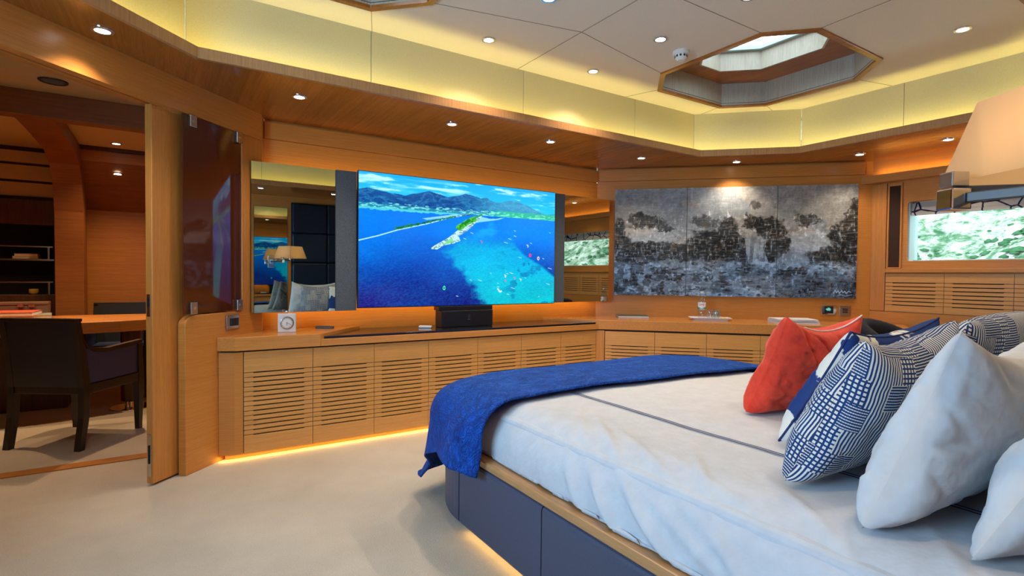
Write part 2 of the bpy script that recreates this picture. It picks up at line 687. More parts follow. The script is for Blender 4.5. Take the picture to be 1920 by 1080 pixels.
def inpoly(u, v, poly):
    r = np.zeros(u.shape, bool)
    n = len(poly)
    for i in range(n):
        x1, y1 = poly[i]
        x2, y2 = poly[(i + 1) % n]
        c = ((y1 > v) != (y2 > v)) & (u < (x2 - x1) * (v - y1) / (y2 - y1 + 1e-12) + x1)
        r ^= c
    return r


def segdist(u, v, pts, asp=1.0):
    d = np.full(u.shape, 9.0)
    for (x1, y1), (x2, y2) in zip(pts[:-1], pts[1:]):
        dx, dy = (x2 - x1) * asp, y2 - y1
        px, py = (u - x1) * asp, v - y1
        tt = np.clip((px * dx + py * dy) / (dx * dx + dy * dy + 1e-12), 0, 1)
        d = np.minimum(d, np.hypot(px - tt * dx, py - tt * dy))
    return d


def lin(c):
    c = np.clip(np.asarray(c, float), 0, 1)
    return np.where(c <= 0.04045, c / 12.92, ((c + 0.055) / 1.055) ** 2.4)


def painted_grid(name, origin, xd, yd, w, h, nx, ny, img, mat, parent=None, thick=0.02):
    """picture surface of (nx+1)*(ny+1) coloured points facing xd x yd with thickness behind; img (ny+1,nx+1,3) linear, row 0 on top"""
    origin, xd, yd = Vector(origin), Vector(xd), Vector(yd)
    zd = xd.cross(yd)
    gx, gy = np.meshgrid(np.linspace(0, w, nx + 1), np.linspace(h, 0, ny + 1))
    P = np.array(origin)[None, None] + gx[..., None] * np.array(xd) + gy[..., None] * np.array(yd)
    V = P.reshape(-1, 3)
    idx = np.arange((nx + 1) * (ny + 1)).reshape(ny + 1, nx + 1)
    F = np.stack([idx[1:, :-1], idx[1:, 1:], idx[:-1, 1:], idx[:-1, :-1]], -1).reshape(-1, 4)
    col = img.reshape(-1, 3)
    # back box
    nb = len(V)
    cs = [V[idx[ny, 0]], V[idx[ny, nx]], V[idx[0, nx]], V[idx[0, 0]]]
    back = [c - np.array(zd) * thick for c in cs]
    V = np.vstack([V, np.array(cs), np.array(back)])
    edge = img[:, [0, -1]].mean((0, 1)) * 0.6
    col = np.vstack([col, np.tile(edge, (8, 1))])
    faces = F.tolist() + [[nb + 7, nb + 6, nb + 5, nb + 4], [nb, nb + 4, nb + 5, nb + 1], [nb + 1, nb + 5, nb + 6, nb + 2], [nb + 2, nb + 6, nb + 7, nb + 3], [nb + 3, nb + 7, nb + 4, nb]]
    base = (Vector(V.min(0)) + Vector(V.max(0))) / 2
    base.z = V[:, 2].min()
    me = bpy.data.meshes.new(name)
    me.from_pydata((V - np.array(base)).tolist(), [], faces)
    a = me.color_attributes.new('paint', 'FLOAT_COLOR', 'POINT')
    a.data.foreach_set('color', np.hstack([col, np.ones((len(col), 1))]).astype(np.float32).ravel())
    me.materials.append(M[mat])
    o = bpy.data.objects.new(name, me)
    C.objects.link(o)
    if parent is not None:
        o.parent = parent
        o.location = base - root_offset(parent)
    else:
        o.location = base
    return o


# ------------------------------------------------------------------ the room shell
ZS = 2.21      # wood soffit
ZC = 2.61      # fabric ceiling in the coffer
YT = 4.07      # wall behind the television
KL = 3.42      # left chamfer wall:  y = x + KL
KR = 7.69      # painting wall:      x + y = KR
XW = 5.37      # window wall
YH = -0.25     # head wall
XL = -1.27     # port wall

struct('floor', MB().box(-3.1, -0.45, -0.12, 5.6, 7.0, 0.0), 'carpet')

# wall behind the television with a recessed upper band
w = MB().box(0.57, YT, 0, KR - YT, YT + 0.12, 2.075)
w.box(0.57, YT + 0.012, 2.075, KR - YT, YT + 0.12, ZS + 0.02)
struct('wall_back', w, 'oak_horizontal')
struct('trim_1', MB().box(0.575, YT - 0.012, 2.079, KR - YT - 0.005, YT + 0.012, 2.195), 'oak_horizontal', bevel=0.002)

# painting wall
A = Vector((KR - YT, YT, 0))
B = Vector((XW, KR - XW, 0))
nR = Vector((S2, S2, 0))


def wall_seg(a, b, z0, z1, th, n):
    mb = MB()
    a, b, n = Vector(a), Vector(b), Vector(n)
    mb.extr([(a.x, a.y, z0), (b.x, b.y, z0), (b.x, b.y, z1), (a.x, a.y, z1)], n * th)
    return mb


w = wall_seg(A, B, 0, 2.085, 0.12, nR)
w.extr([(A.x + .01, A.y + .01, 2.085), (B.x + .01, B.y + .01, 2.085), (B.x + .01, B.y + .01, ZS + .02), (A.x + .01, A.y + .01, ZS + .02)], nR * 0.1)
struct('wall_back_right', w, 'oak_horizontal')
struct('trim_2', wall_seg(A + Vector((.02, -.02, 0)) - nR * 0.010, B + Vector((-.06, .06, 0)) - nR * 0.010, 2.089, 2.2, 0.018, nR), 'oak_horizontal', bevel=0.002)

# window wall with an opening, rounded at its corners
WY0, WY1, WZ0, WZ1 = 0.50, 2.065, 1.305, 1.815
w = MB()
w.box(XW, YH - 0.1, 0, XW + 0.14, KR - XW + 0.1, WZ0)
w.box(XW, YH - 0.1, WZ1, XW + 0.14, KR - XW + 0.1, ZS + 0.02)
w.box(XW, WY1, WZ0, XW + 0.14, KR - XW + 0.1, WZ1)
w.box(XW, YH - 0.1, WZ0, XW + 0.14, WY0, WZ1)
for (cy, cz, sy, sz) in ((WY1, WZ0, -1, 1), (WY1, WZ1, -1, -1), (WY0, WZ0, 1, 1), (WY0, WZ1, 1, -1)):
    rr = 0.028
    arc = [(XW, cy, cz)]
    for k in range(7):
        a = PI / 2 * k / 6
        arc.append((XW, cy + sy * (rr - rr * math.sin(a)), cz + sz * (rr - rr * math.cos(a))))
    w.extr(arc, (0.14, 0, 0))
struct('wall_right', w, 'oak_horizontal')
wf = MB()
for a, b_ in (((XW + .10, WY0 - .02, WZ0 - .02), (XW + .19, WY1 + .02, WZ0 + .012)), ((XW + .10, WY0 - .02, WZ1 - .012), (XW + .19, WY1 + .02, WZ1 + .02)),
              ((XW + .02, WY1 - .012, WZ0), (XW + .19, WY1 + .02, WZ1)), ((XW + .02, WY0 - .02, WZ0), (XW + .19, WY0 + .012, WZ1))):
    wf.box(*a, *b_)
win = struct('window_1', wf, 'window_frame', bevel=0.004)
build('window_pane', MB().box(XW + .13, WY0, WZ0, XW + .138, WY1, WZ1), 'window_glass', win)
# pelmet along the window wall, glowing recess above it
struct('trim_3', MB().prism([(5.29, 2.42), (5.29, YH), (XW, YH), (XW, 2.34)], 2.0, 2.068), 'oak_horizontal', bevel=0.003)
led((5.335, 2.3, 2.075), (5.335, 0.0, 2.075), .9, LEDO, (0.2, 0, 1))
# sill ledge over the louvred units
struct('trim_4', MB().box(XW - 0.035, 0.1, 1.205, XW + .001, 2.215, 1.240), 'oak_horizontal', bevel=0.004)
# plain plinth below the louvred units
struct('trim_5', MB().box(XW - 0.022, 0.1, 0.0, XW + .001, 2.335, 0.862), 'oak_horizontal')
struct('trim_6', MB().box(XW - 0.02, 2.218, 0.866, XW + .001, 2.335, 1.99), 'oak_vertical', bevel=0.003)

# head wall, behind the camera, with a frame for the headboard
struct('wall_front', MB().box(XL - .1, YH - 0.12, 0, XW + .1, YH, ZS + 0.02), 'oak_horizontal')
# port wall; its unseen window is assumed, added for cool light on the bed
w = MB()
w.box(XL - .14, YH - .1, 0, XL, 2.15, 1.15)
w.box(XL - .14, YH - .1, 1.78, XL, 2.15, ZS + .02)
w.box(XL - .14, YH - .1, 1.15, XL, 0.3, 1.78)
w.box(XL - .14, 1.9, 1.15, XL, 2.15, 1.78)
struct('wall_left', w, 'oak_horizontal')
wf = MB()
wf.box(XL - .15, .28, 1.13, XL - .06, 1.92, 1.17).box(XL - .15, .28, 1.76, XL - .06, 1.92, 1.80)
wf.box(XL - .15, .28, 1.15, XL - .06, .32, 1.78).box(XL - .15, 1.88, 1.15, XL - .06, 1.92, 1.78)
win2 = struct('window_2', wf, 'window_frame', bevel=0.004)
build('window_pane', MB().box(XL - .112, .3, 1.15, XL - .106, 1.9, 1.78), 'window_glass', win2)

# left chamfer: header over the opening, solid end jamb far left, wall right of the opening
nL = Vector((-S2, S2, 0))


def LP(x, off=0.0):
    return Vector((x - S2 * off, x + KL + S2 * off, 0))


struct('wall_back_left', wall_seg(LP(-1.27), LP(0.545), 2.035, ZS + .02, 0.05, nL), 'oak_horizontal')
struct('trim_7', wall_seg(LP(-1.27, .052), LP(0.02, .052), 2.040, 2.20, 0.028, nL), 'office_beam', bevel=0.003)
struct('trim_8', wall_seg(LP(-1.27, .105), LP(0.10, .105), 2.046, 2.30, 0.05, nL), 'office_oak', bevel=0.003)
# post between glass panel and television wall
struct('trim_9', wall_seg(LP(0.41), LP(0.545), 0.9, 2.034, 0.05, nL), 'oak_vertical', bevel=0.002)
struct('trim_10', MB().prism([(0.546, 3.966), (0.571, 4.08), (0.40, 4.08), (0.48, 3.99)], 0, ZS), 'oak_vertical')

# lower partition panel with the rounded corner
pts = []
x0, x1, zt = 0.088, 0.545, 0.905
for k in range(9):
    a = PI / 2 * k / 8
    r_ = 0.055
    pts.append((x0 + r_ * (1 - math.cos(a)), zt - r_ + r_ * math.sin(a)))
poly = [(x0, 0.0)] + pts + [(x1, zt), (x1, 0.0)]
mb = MB().extr([LP(x) + Vector((0, 0, z)) for x, z in poly], nL * 0.048)
struct('wall_partition', mb, 'oak_horizontal', bevel=0.004)

# sliding door leaf behind it
dl = struct('door_1', wall_seg(LP(-0.022, .055), LP(0.36, .055), 0.012, 2.038, 0.044, nL), 'oak_vertical', bevel=0.004)


def leaf_plate(name, z0, z1, wdt, mat, parent, out=0.002):
    c = LP(-0.022, .078) + Vector((-S2, -S2, 0)) * out
    c.z = (z0 + z1) / 2
    return build(name, MB().obox(c, nL, (0, 0, 1), (-S2, -S2, 0), wdt / 2, (z1 - z0) / 2, out), mat, parent, bevel=0.001)


lp_ = leaf_plate('lock_plate', 0.91, 1.03, 0.022, 'steel', dl)
leaf_plate('lock_slot', 0.965, 1.01, 0.010, 'black_gap', lp_, 0.004)
lp_ = leaf_plate('bottom_latch', 0.05, 0.28, 0.022, 'steel', dl)
leaf_plate('latch_slot', 0.12, 0.22, 0.009, 'black_gap', lp_, 0.004)

# ------------------------------------------------------------------ soffit, coffer, ceiling
LIP = [(-0.43, 2.53), (0.137, 3.10), (3.95, 3.10), (4.51, 2.54), (4.51, 1.10), (4.11, 0.70), (-0.03, 0.70), (-0.43, 1.10)]
OUT = [(-1.36, 2.09), (0.60, 4.10), (3.64, 4.15), (5.46, 2.36), (5.46, 0.2), (5.0, -0.34), (-0.9, -0.34), (-1.36, 0.2)]


def offs(poly, d):
    """offset a clockwise-listed convex polygon outward by d"""
    n = len(poly)
    res = []
    for i in range(n):
        p0, p1, p2 = (Vector(poly[(i + k) % n]) for k in (-1, 0, 1))
        e1, e2 = (p1 - p0).normalized(), (p2 - p1).normalized()
        n1, n2 = Vector((-e1.y, e1.x)), Vector((-e2.y, e2.x))
        m_ = (n1 + n2).normalized()
        res.append(tuple(p1 + m_ * d / m_.dot(n1)))
    return res


def ring(inner, outer, z0, z1):
    n = len(inner)
    mb = MB()
    vs = [(x, y, z0) for x, y in inner] + [(x, y, z0) for x, y in outer] + [(x, y, z1) for x, y in inner] + [(x, y, z1) for x, y in outer]
    fs = []
    for i in range(n):
        j = (i + 1) % n
        fs += [(i, j, n + j, n + i), (2 * n + i, 3 * n + i, 3 * n + j, 2 * n + j), (i, 2 * n + i, 2 * n + j, j), (n + i, n + j, 3 * n + j, 3 * n + i)]
    mb.add(vs, fs)
    return mb


def clip_edge(poly):
    return poly


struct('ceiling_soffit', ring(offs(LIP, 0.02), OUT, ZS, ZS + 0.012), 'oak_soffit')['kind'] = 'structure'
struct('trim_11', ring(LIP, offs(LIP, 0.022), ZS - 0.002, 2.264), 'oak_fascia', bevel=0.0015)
COV = offs(LIP, 0.115)
n = len(COV)
# cove wall as separate upholstered panels with fine joints
brk = {1: [1.045, 2.15, 3.258]}
cove = MB()
back = MB()
for i in range(n):
    a, b_ = Vector((*COV[i], 0)), Vector((*COV[(i + 1) % n], 0))
    e = (b_ - a).normalized()
    nn = Vector((-e.y, e.x, 0))
    cuts = [a]
    if i == 1:
        cuts += [Vector((x, a.y, 0)) for x in brk[1]]
    elif i == 3 or i == 7:
        cuts += [a.lerp(b_, .5)]
    elif i == 5:
        cuts += [a.lerp(b_, .25), a.lerp(b_, .5), a.lerp(b_, .75)]
    cuts += [b_]
    for p, q in zip(cuts[:-1], cuts[1:]):
        g = 0.0018
        p2, q2 = p + e * g, q - e * g
        cove.extr([(p2.x, p2.y, ZS + .012), (q2.x, q2.y, ZS + .012), (q2.x, q2.y, ZC), (p2.x, p2.y, ZC)], nn * 0.02)
    back.extr([(a.x, a.y, ZS + .012), (b_.x, b_.y, ZS + .012), (b_.x, b_.y, ZC + .02), (a.x, a.y, ZC + .02)], nn * 0.04)
    back_v = back
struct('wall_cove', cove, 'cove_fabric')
bk = MB()
for i in range(n):
    a, b_ = Vector((*COV[i], 0)), Vector((*COV[(i + 1) % n], 0))
    e = (b_ - a).normalized()
    nn = Vector((-e.y, e.x, 0))
    a2, b2 = a + nn * .006, b_ + nn * .006
    bk.extr([(a2.x, a2.y, ZS + .012), (b2.x, b2.y, ZS + .012), (b2.x, b2.y, ZC + .02), (a2.x, a2.y, ZC + .02)], nn * 0.03)
struct('wall_cove_backing', bk, 'cove_groove')
# LED line in the trough
mid = offs(LIP, 0.040)
E_COVE = 1.5
for i in range(n):
    a, b_ = mid[i], mid[(i + 1) % n]
    led((*a, 2.226), (*b_, 2.226), E_COVE, LEDY, (0, 0, 1), 0.016)

# ceiling with two octagonal skylight holes
SKY = [(2.99, 1.93), (2.99, 2.70), (3.24, 2.955), (4.00, 2.955), (4.27, 2.70), (4.27, 1.98), (3.99, 1.70), (3.22, 1.70)]


def mirror_poly(p):
    return [(4.20 - x, y) for x, y in p][::-1]


SKYL = mirror_poly(SKY)


def plate_with_holes(x0, y0, x1, y1, holes, z0, z1):
    """rectangle minus octagons: each hole lies in its own vertical strip"""
    mb = MB()
    xs = x0
    for hp in holes:
        hx0, hx1 = min(p[0] for p in hp), max(p[0] for p in hp)
        mb.prism([(xs, y0), (hx0, y0), (hx0, y1), (xs, y1)], z0, z1)
        top = sorted([p for p in hp if p[1] > 2.3])
        bot = sorted([p for p in hp if p[1] <= 2.3])
        pl = [(hx0, y1)] + top + [(hx1, y1)]
        pb = [(hx0, y0)] + bot + [(hx1, y0)]
        for poly in (pl, pb):
            n_ = len(poly)
            pts2 = [p for k, p in enumerate(poly) if k == 0 or (abs(p[0] - poly[k - 1][0]) + abs(p[1] - poly[k - 1][1])) > 1e-6]
            mb.prism(pts2, z0, z1)
        xs = hx1
    mb.prism([(xs, y0), (x1, y0), (x1, y1), (xs, y1)], z0, z1)
    return mb


struct('ceiling', plate_with_holes(-0.75, 0.4, 4.85, 3.4, [SKYL, SKY], ZC, ZC + 0.015), 'ceiling_fabric')
seams = MB()


def seam(a, b_):
    a, b_ = Vector((*a, ZC - .0006)), Vector((*b_, ZC - .0006))
    e = (b_ - a).normalized()
    seams.obox((a + b_) / 2, e, (-e.y, e.x, 0), (0, 0, 1), (b_ - a).length / 2, 0.0016, 0.0008)


for s_ in (0, 1):
    f_ = (lambda p: p) if s_ == 0 else (lambda p: (4.20 - p[0], p[1]))
    seam(f_((3.24, 2.955)), f_((3.15, 3.215)))
    seam(f_((4.00, 2.955)), f_((4.05, 3.215)))
    seam(f_((4.27, 2.70)), f_((4.62, 2.80)))
    seam(f_((4.27, 1.98)), f_((4.62, 1.90)))
    seam(f_((3.22, 1.70)), f_((3.15, 0.6)))
    seam(f_((2.99, 1.93)), f_((2.10, 1.93)))
    seam(f_((2.99, 2.70)), f_((2.10, 2.52)))
seam((2.10, 0.6), (2.10, 3.215))
struct('trim_12', seams, 'cove_groove')

for k, P0 in enumerate((SKY, SKYL)):
    inn = offs(P0, -0.03)
    struct('trim_%d' % (13 + k * 6), ring(offs(inn, -.004), offs(P0, 0.004), ZC - 0.012, ZC + .006), 'oak_soffit', bevel=0.002)
    sh1 = ring(inn, offs(inn, 0.012), ZC + 0.006, 2.80)
    struct('trim_%d' % (14 + k * 6), sh1, 'skylight_oak')
    ln = offs(inn, -0.0012)
    struct('trim_%d' % (15 + k * 6), ring(ln, offs(inn, -.0002), ZC + 0.018, ZC + .0215), 'groove')
    cxk = 3.605 if k == 0 else 4.20 - 3.605
    up = [(3.605 - .335, 2.07), (3.605 - .335, 2.54), (3.605 - .115, 2.745), (3.605 + .115, 2.745), (3.605 + .335, 2.54), (3.605 + .335, 2.07), (3.605 + .12, 1.90), (3.605 - .12, 1.90)]
    if k == 1:
        up = mirror_poly(up)
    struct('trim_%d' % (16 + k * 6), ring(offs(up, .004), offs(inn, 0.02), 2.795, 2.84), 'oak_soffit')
    struct('trim_%d' % (17 + k * 6), ring(up, offs(up, 0.015), 2.79, 2.955), 'skylight_oak')
    ga = offs(up, -0.02)
    win_k = struct('window_%d' % (3 + k), ring(offs(up, -0.035), offs(up, .02), 2.935, 2.965), 'window_frame', bevel=0.003)
    build('window_pane', MB().prism(offs(up, -0.03), 2.95, 2.956), 'window_glass', win_k)

# ------------------------------------------------------------------ downlights
def downlight(loc, label, group, power, up=(0, 0, 1), spot=115, tint=WARM):
    t_ = thing('downlight', label, 'ceiling light', loc, group)
    x, y, z = loc
    ax = Vector(up)
    c = Vector(loc)
    build('trim_ring', MB().lathe(c - ax * 0.006, [(0.030, 0.0), (0.042, 0.0), (0.044, 0.003), (0.044, 0.0075), (0.030, 0.0075)], 28, up, closed=True), 'silver', t_, smooth=False)
    build('lens', MB().lathe(c - ax * 0.004, [(0.0, 0), (0.030, 0.0), (0.030, 0.004), (0, 0.004)], 28, up), 'lamp_lens', t_)
    o = light('downlight_lamp', 'SPOT', c - ax * 0.012, power, tint, 0.025, spot=spot, blend=0.75)
    o.rotation_euler = ax.to_track_quat('Z', 'Y').to_euler()
    o.parent = t_
    o.location = -ax * 0.012
    return t_


PS = 19.0
PC = 34.0
sof = [((-0.23, 2.99), 'round recessed downlight over the sliding door opening, nearest to it'),
       ((0.678, 3.433), 'round recessed downlight in the wood soffit above the left end mirror'),
       ((1.695, 3.433), 'round recessed downlight in the wood soffit above the television, second from its left'),
       ((2.56, 3.435), 'round recessed downlight in the wood soffit above the right edge of the television'),
       ((3.575, 3.44), 'round recessed downlight in the soffit corner between television wall and painting'),
       ((4.396, 3.053), 'round recessed downlight in the soffit above the middle of the painting'),
       ((4.972, 2.275), 'round recessed downlight in the soffit corner right of the painting'),
       ((4.975, 1.66), 'round recessed downlight in the soffit beside the bedside lampshade')]
for (x, y), lb in sof:
    downlight((x, y, ZS), lb, 'downlights in the wood soffit', PS)
for x, y, lb in ((1.0, 0.37, 'round downlight in the soffit over the mirror strip left of the headboard'),
                 (1.89, 0.38, 'round downlight in the soffit over the headboard, seen in the end mirror'),
                 (2.95, 0.38, 'round downlight in the soffit over the right half of the headboard')):
    downlight((x, y, ZS), lb, 'downlights over the head of the bed', PS)
cei = [(1.69, 2.92, 'round downlight in the pale ceiling nearest the middle of the long cove wall'),
       (2.56, 2.32, 'round downlight in the pale ceiling beside the smoke detector'),
       (2.565, 2.945, 'round downlight in the pale ceiling between smoke detector and long cove wall'),
       (3.91, 1.25, 'round downlight in the pale ceiling right of the skylight'),
       (1.70, 2.31, 'round downlight at the top edge of the picture above the room, left of centre'),
       (2.55, 1.72, 'round downlight at the top edge of the picture left of the skylight corner')]
for x, y, lb in cei:
    downlight((x, y, ZC), lb, 'downlights in the pale ceiling', PC)

# smoke detector
t_ = thing('smoke_detector', 'small white domed smoke detector on the ceiling left of the skylight', 'smoke detector', (2.815, 2.375, ZC))
build('mounting_base', MB().lathe((2.815, 2.375, ZC), [(0, 0), (0.052, 0), (0.052, -0.018), (0.047, -0.022), (0, -0.022)], 28), 'white_plastic', t_)
build('sensor_dome', MB().lathe((2.815, 2.375, ZC - .022), [(0, 0), (0.040, 0), (0.036, -0.022), (0.022, -0.036), (0, -0.036)], 28), 'white_plastic', t_)
sl = MB()
for k in range(10):
    a = 2 * PI * k / 10
    d = Vector((math.cos(a), math.sin(a), 0))
    sl.obox(Vector((2.815, 2.375, ZC - .033)) + d * 0.038, d, (-d.y, d.x, 0), (0, 0, 1), 0.002, 0.006, 0.006)
build('smoke_slots', sl, 'black_plastic', t_)

# ------------------------------------------------------------------ louvred cabinets
def louvre_door(mb, mbg, mbd, o, e, nout, wdt, z0, z1, topf, botf, ns):
    """door face in plane through o along e (outside normal nout), from z0 to z1; slats in mb, groove backing in mbg, dark slots in mbd"""
    o, e, nout = Vector(o), Vector(e), Vector(nout)
    H = z1 - z0
    th = 0.018
    zt, zb = z1 - topf * H, z0 + botf * H

    def slab(m_, ua, ub, za, zb_, dep, t):
        c = o + e * (ua + ub) / 2 - nout * (dep + t / 2)
        c.z = (za + zb_) / 2
        m_.obox(c, e, nout, (0, 0, 1), (ub - ua) / 2, t / 2, (zb_ - za) / 2)
    slab(mb, 0, wdt, zt, z1, 0, th)
    slab(mb, 0, wdt, z0, zb, 0, th)
    pitch = (zt - zb) / ns
    gap = 0.0080
    for k in range(ns):
        za = zb + k * pitch + (gap if k > 0 else gap)
        slab(mb, 0, wdt, za, zb + (k + 1) * pitch if k < ns - 1 else zt - 0.0001, 0, th)
        for ua, ub in ((0, wdt * .13), (wdt * .87, wdt)):
            slab(mb, ua, ub, zb + k * pitch, zb + k * pitch + gap * .55, 0, th)
    slab(mbg[0], 0, wdt * 0.13, zb, zt, 0.007, th - 0.007)
    slab(mbg[1], wdt * 0.87, wdt, zb, zt, 0.007, th - 0.007)
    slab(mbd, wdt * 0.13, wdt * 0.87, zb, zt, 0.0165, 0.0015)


def cabinet(name, label, cat, group, o, e, nout, wdt, z0, z1, depth, topf, botf, ns, body='oak_door'):
    o, e, nout = Vector(o), Vector(e), Vector(nout)
    g = 0.0015
    c = o + e * wdt / 2 - nout * depth / 2
    t_ = thing(name, label, cat, (c.x, c.y, z0), group)
    if depth > 0.03:
        cc = o + e * wdt / 2 - nout * (0.02 + (depth - 0.02) / 2)
        cc.z = (z0 + z1) / 2
        build('body', MB().obox(cc, e, nout, (0, 0, 1), wdt / 2 - 0.0006, (depth - 0.02) / 2, (z1 - z0) / 2), 'groove', t_)
    a, gmb, d = MB(), (MB(), MB()), MB()
    louvre_door(a, gmb, d, o + e * g, e, nout, wdt - 2 * g, z0, z1, topf, botf, ns)
    dr = build('door', a, body, t_)
    for q_ in gmb:
        build('side_stile', q_, 'groove', dr)
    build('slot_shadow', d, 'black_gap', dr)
    return t_


xs = [0.397, 0.805, 1.214, 1.622, 2.035, 2.440, 2.850, 3.250]
ords = ['nearest the rounded partition', 'second from the rounded partition', 'third from the rounded partition', 'fourth from the rounded partition',
        'third from the room corner', 'second from the room corner', 'next to the corner of the room']
for i in range(7):
    cabinet('louvred_cabinet', 'oak louvred cabinet under the television worktop, ' + ords[i], 'cabinet', 'louvred cabinets under the television worktop',
            (xs[i], 3.643, 0), (1, 0, 0), (0, -1, 0), xs[i + 1] - xs[i], 0.035, 0.663, 0.38, 0.165, 0.175, 14)
# chamfered end post of the run
t_ = build('cabinet_end_panel', MB().prism([(0.264, 3.682), (0.347, 3.643), (0.395, 3.643), (0.395, 3.80), (0.38, 3.80)], 0.035, 0.663), 'oak_horizontal', bevel=0.002)
tag(t_, 'plain angled oak end panel at the left of the louvred cabinet run', 'cabinet panel')
# corner filler
mb = MB().prism([(3.252, 3.643), (3.303, 3.592), (3.56, 3.85), (3.40, 4.04), (3.252, 4.04)], 0.035, 0.663)
tag(build('cabinet_corner_post', mb, 'oak_vertical'), 'narrow oak corner post where the two cabinet runs meet', 'cabinet panel')
# plinths
pl = build('cabinet_plinth', MB().prism([(0.30, 3.70), (0.36, 3.69), (3.24, 3.69), (3.24, 3.75), (0.30, 3.75)], 0, 0.034), 'oak_horizontal')
tag(pl, 'low recessed oak plinth under the louvred cabinets, lit orange', 'plinth')
led((0.33, 3.668, 0.030), (3.2, 3.668, 0.030), 1.1, LEDO, (0, -0.4, -1), 0.01)
led((0.27, 3.675, 0.030), (0.33, 3.665, 0.030), 1.3, LEDO, (-0.4, -0.2, -1), 0.01)

e2 = Vector((S2, -S2, 0))
no2 = Vector((-S2, -S2, 0))
o2 = Vector((3.305, 3.588, 0))
ords = ['next to the corner of the room', 'second from the corner', 'third from the corner', 'fourth from the corner']
for i in range(4):
    cabinet('louvred_cabinet', 'oak louvred cabinet under the painting worktop, ' + ords[i], 'cabinet', 'louvred cabinets under the painting worktop',
            o2 + e2 * 0.432 * i, e2, no2, 0.432, 0.035, 0.658, 0.38, 0.165, 0.175, 14)
mb = wall_seg(Vector((3.30, 3.66, 0)), Vector((4.6, 2.36, 0)), 0, 0.034, 0.05, nR)
tag(build('cabinet_plinth', mb, 'oak_horizontal'), 'low recessed oak plinth under the cabinets below the painting', 'plinth')
led((3.34, 3.60, 0.030), (4.5, 2.44, 0.030), 1.1, LEDO, (-.3, -0.3, -1), 0.01)

# louvred units under the window
ws = [2.213, 1.785, 1.352, 0.918, 0.485]
ords = ['nearest the painting corner', 'second from the painting corner', 'third from the painting corner', 'farthest from the painting corner']
for i in range(4):
    cabinet('louvred_wall_unit', 'shallow oak louvred unit under the window sill, ' + ords[i], 'cabinet', 'louvred units under the window',
            (XW - .02, ws[i], 0), (0, -1, 0), (-1, 0, 0), ws[i] - ws[i + 1], 0.868, 1.196, 0.02, 0.155, 0.16, 7)
# recess shadow strip under worktops
# ------------------------------------------------------------------ worktops
polyL = [(0.256, 3.674), (0.349, 3.62), (0.847, 3.62), (1.24, 4.062), (0.575, 4.062), (0.55, 3.964)]
tag(build('worktop', MB().prism(polyL, 0.674, 0.757), 'oak_top', bevel=0.003), 'raised oak worktop end with the desk clock, ending in a diagonal', 'worktop')
polyR = [(3.262, 3.62), (5.0, 1.882), (5.345, 2.05), (5.345, 2.335), (3.635, 4.045), (3.61, 4.062), (2.96, 4.062)]
tag(build('worktop', MB().prism(polyR, 0.674, 0.757), 'oak_top', bevel=0.003), 'long oak worktop under the painting carrying tray and magazines', 'worktop')
t_ = thing('worktop', 'lower middle oak worktop with black inlay under the television', 'worktop', (2.05, 3.84, 0.674))
build('oak_edge', MB().prism([(0.850, 3.622), (3.258, 3.622), (2.957, 4.062), (1.243, 4.062)], 0.674, 0.720), 'oak_top', t_, bevel=0.002)
build('black_inlay', MB().prism([(0.872, 3.634), (3.236, 3.634), (2.948, 4.058), (1.252, 4.058)], 0.7205, 0.736), 'black_gloss', t_, bevel=0.002)['label'] = 'glossy black inlay slab'
# shadow batten between worktops and cabinets
mb = MB().prism([(0.275, 3.70), (0.36, 3.66), (3.25, 3.66), (3.25, 3.70)], 0.6635, 0.6735)
mb.extr([(3.27, 3.645, 0.6585), (4.9, 2.015, 0.6585), (4.9, 2.015, 0.6735), (3.27, 3.645, 0.6735)], nR * 0.03)
tag(build('shadow_batten', mb, 'groove'), 'dark recessed batten running between the worktops and the louvred cabinets', 'batten')

# ------------------------------------------------------------------ television group
YV = 3.87


def wall_mirror(x0, x1, z0, z1, label):
    t_ = thing('wall_mirror', label, 'mirror', ((x0 + x1) / 2, YV + .02, z0))
    build('backing', MB().box(x0, YV + .004, z0, x1, YV + .03, z1), 'mirror_edge', t_)
    build('mirror_glass', MB().box(x0, YV, z0, x1, YV + .004, z1), 'mirror', t_)
    return t_


wall_mirror(0.468, 1.006, 0.886, 1.877, 'tall flat mirror at the left of the television reflecting bed and lamp')
wall_mirror(3.048, 3.600, 0.908, 1.886, 'flat mirror at the right of the television reflecting the window')
for x0, x1, z0, z1, lb in ((1.007, 1.153, 0.886, 1.879, 'grey cloth speaker panel between left mirror and television'), (2.921, 3.047, 0.908, 1.889, 'grey cloth speaker panel between television and right mirror')):
    t_ = thing('speaker_panel', lb, 'speaker', ((x0 + x1) / 2, YV, z0))
    build('cloth_cover', MB().box(x0, YV - 0.012, z0, x1, YV + .02, z1), 'speaker_cloth', t_, bevel=0.003)
    build('mounting_frame', MB().box(x0 + .004, YV + .02, z0 + .004, x1 - .004, YV + .035, z1 - .004), 'black_plastic', t_)
rail = MB().box(0.62, YV + .036, 1.25, 3.45, YT, 1.30)
tag(build('mounting_rail', rail, 'black_plastic'), 'dark wall rail behind television, mirrors and speaker panels', 'bracket')

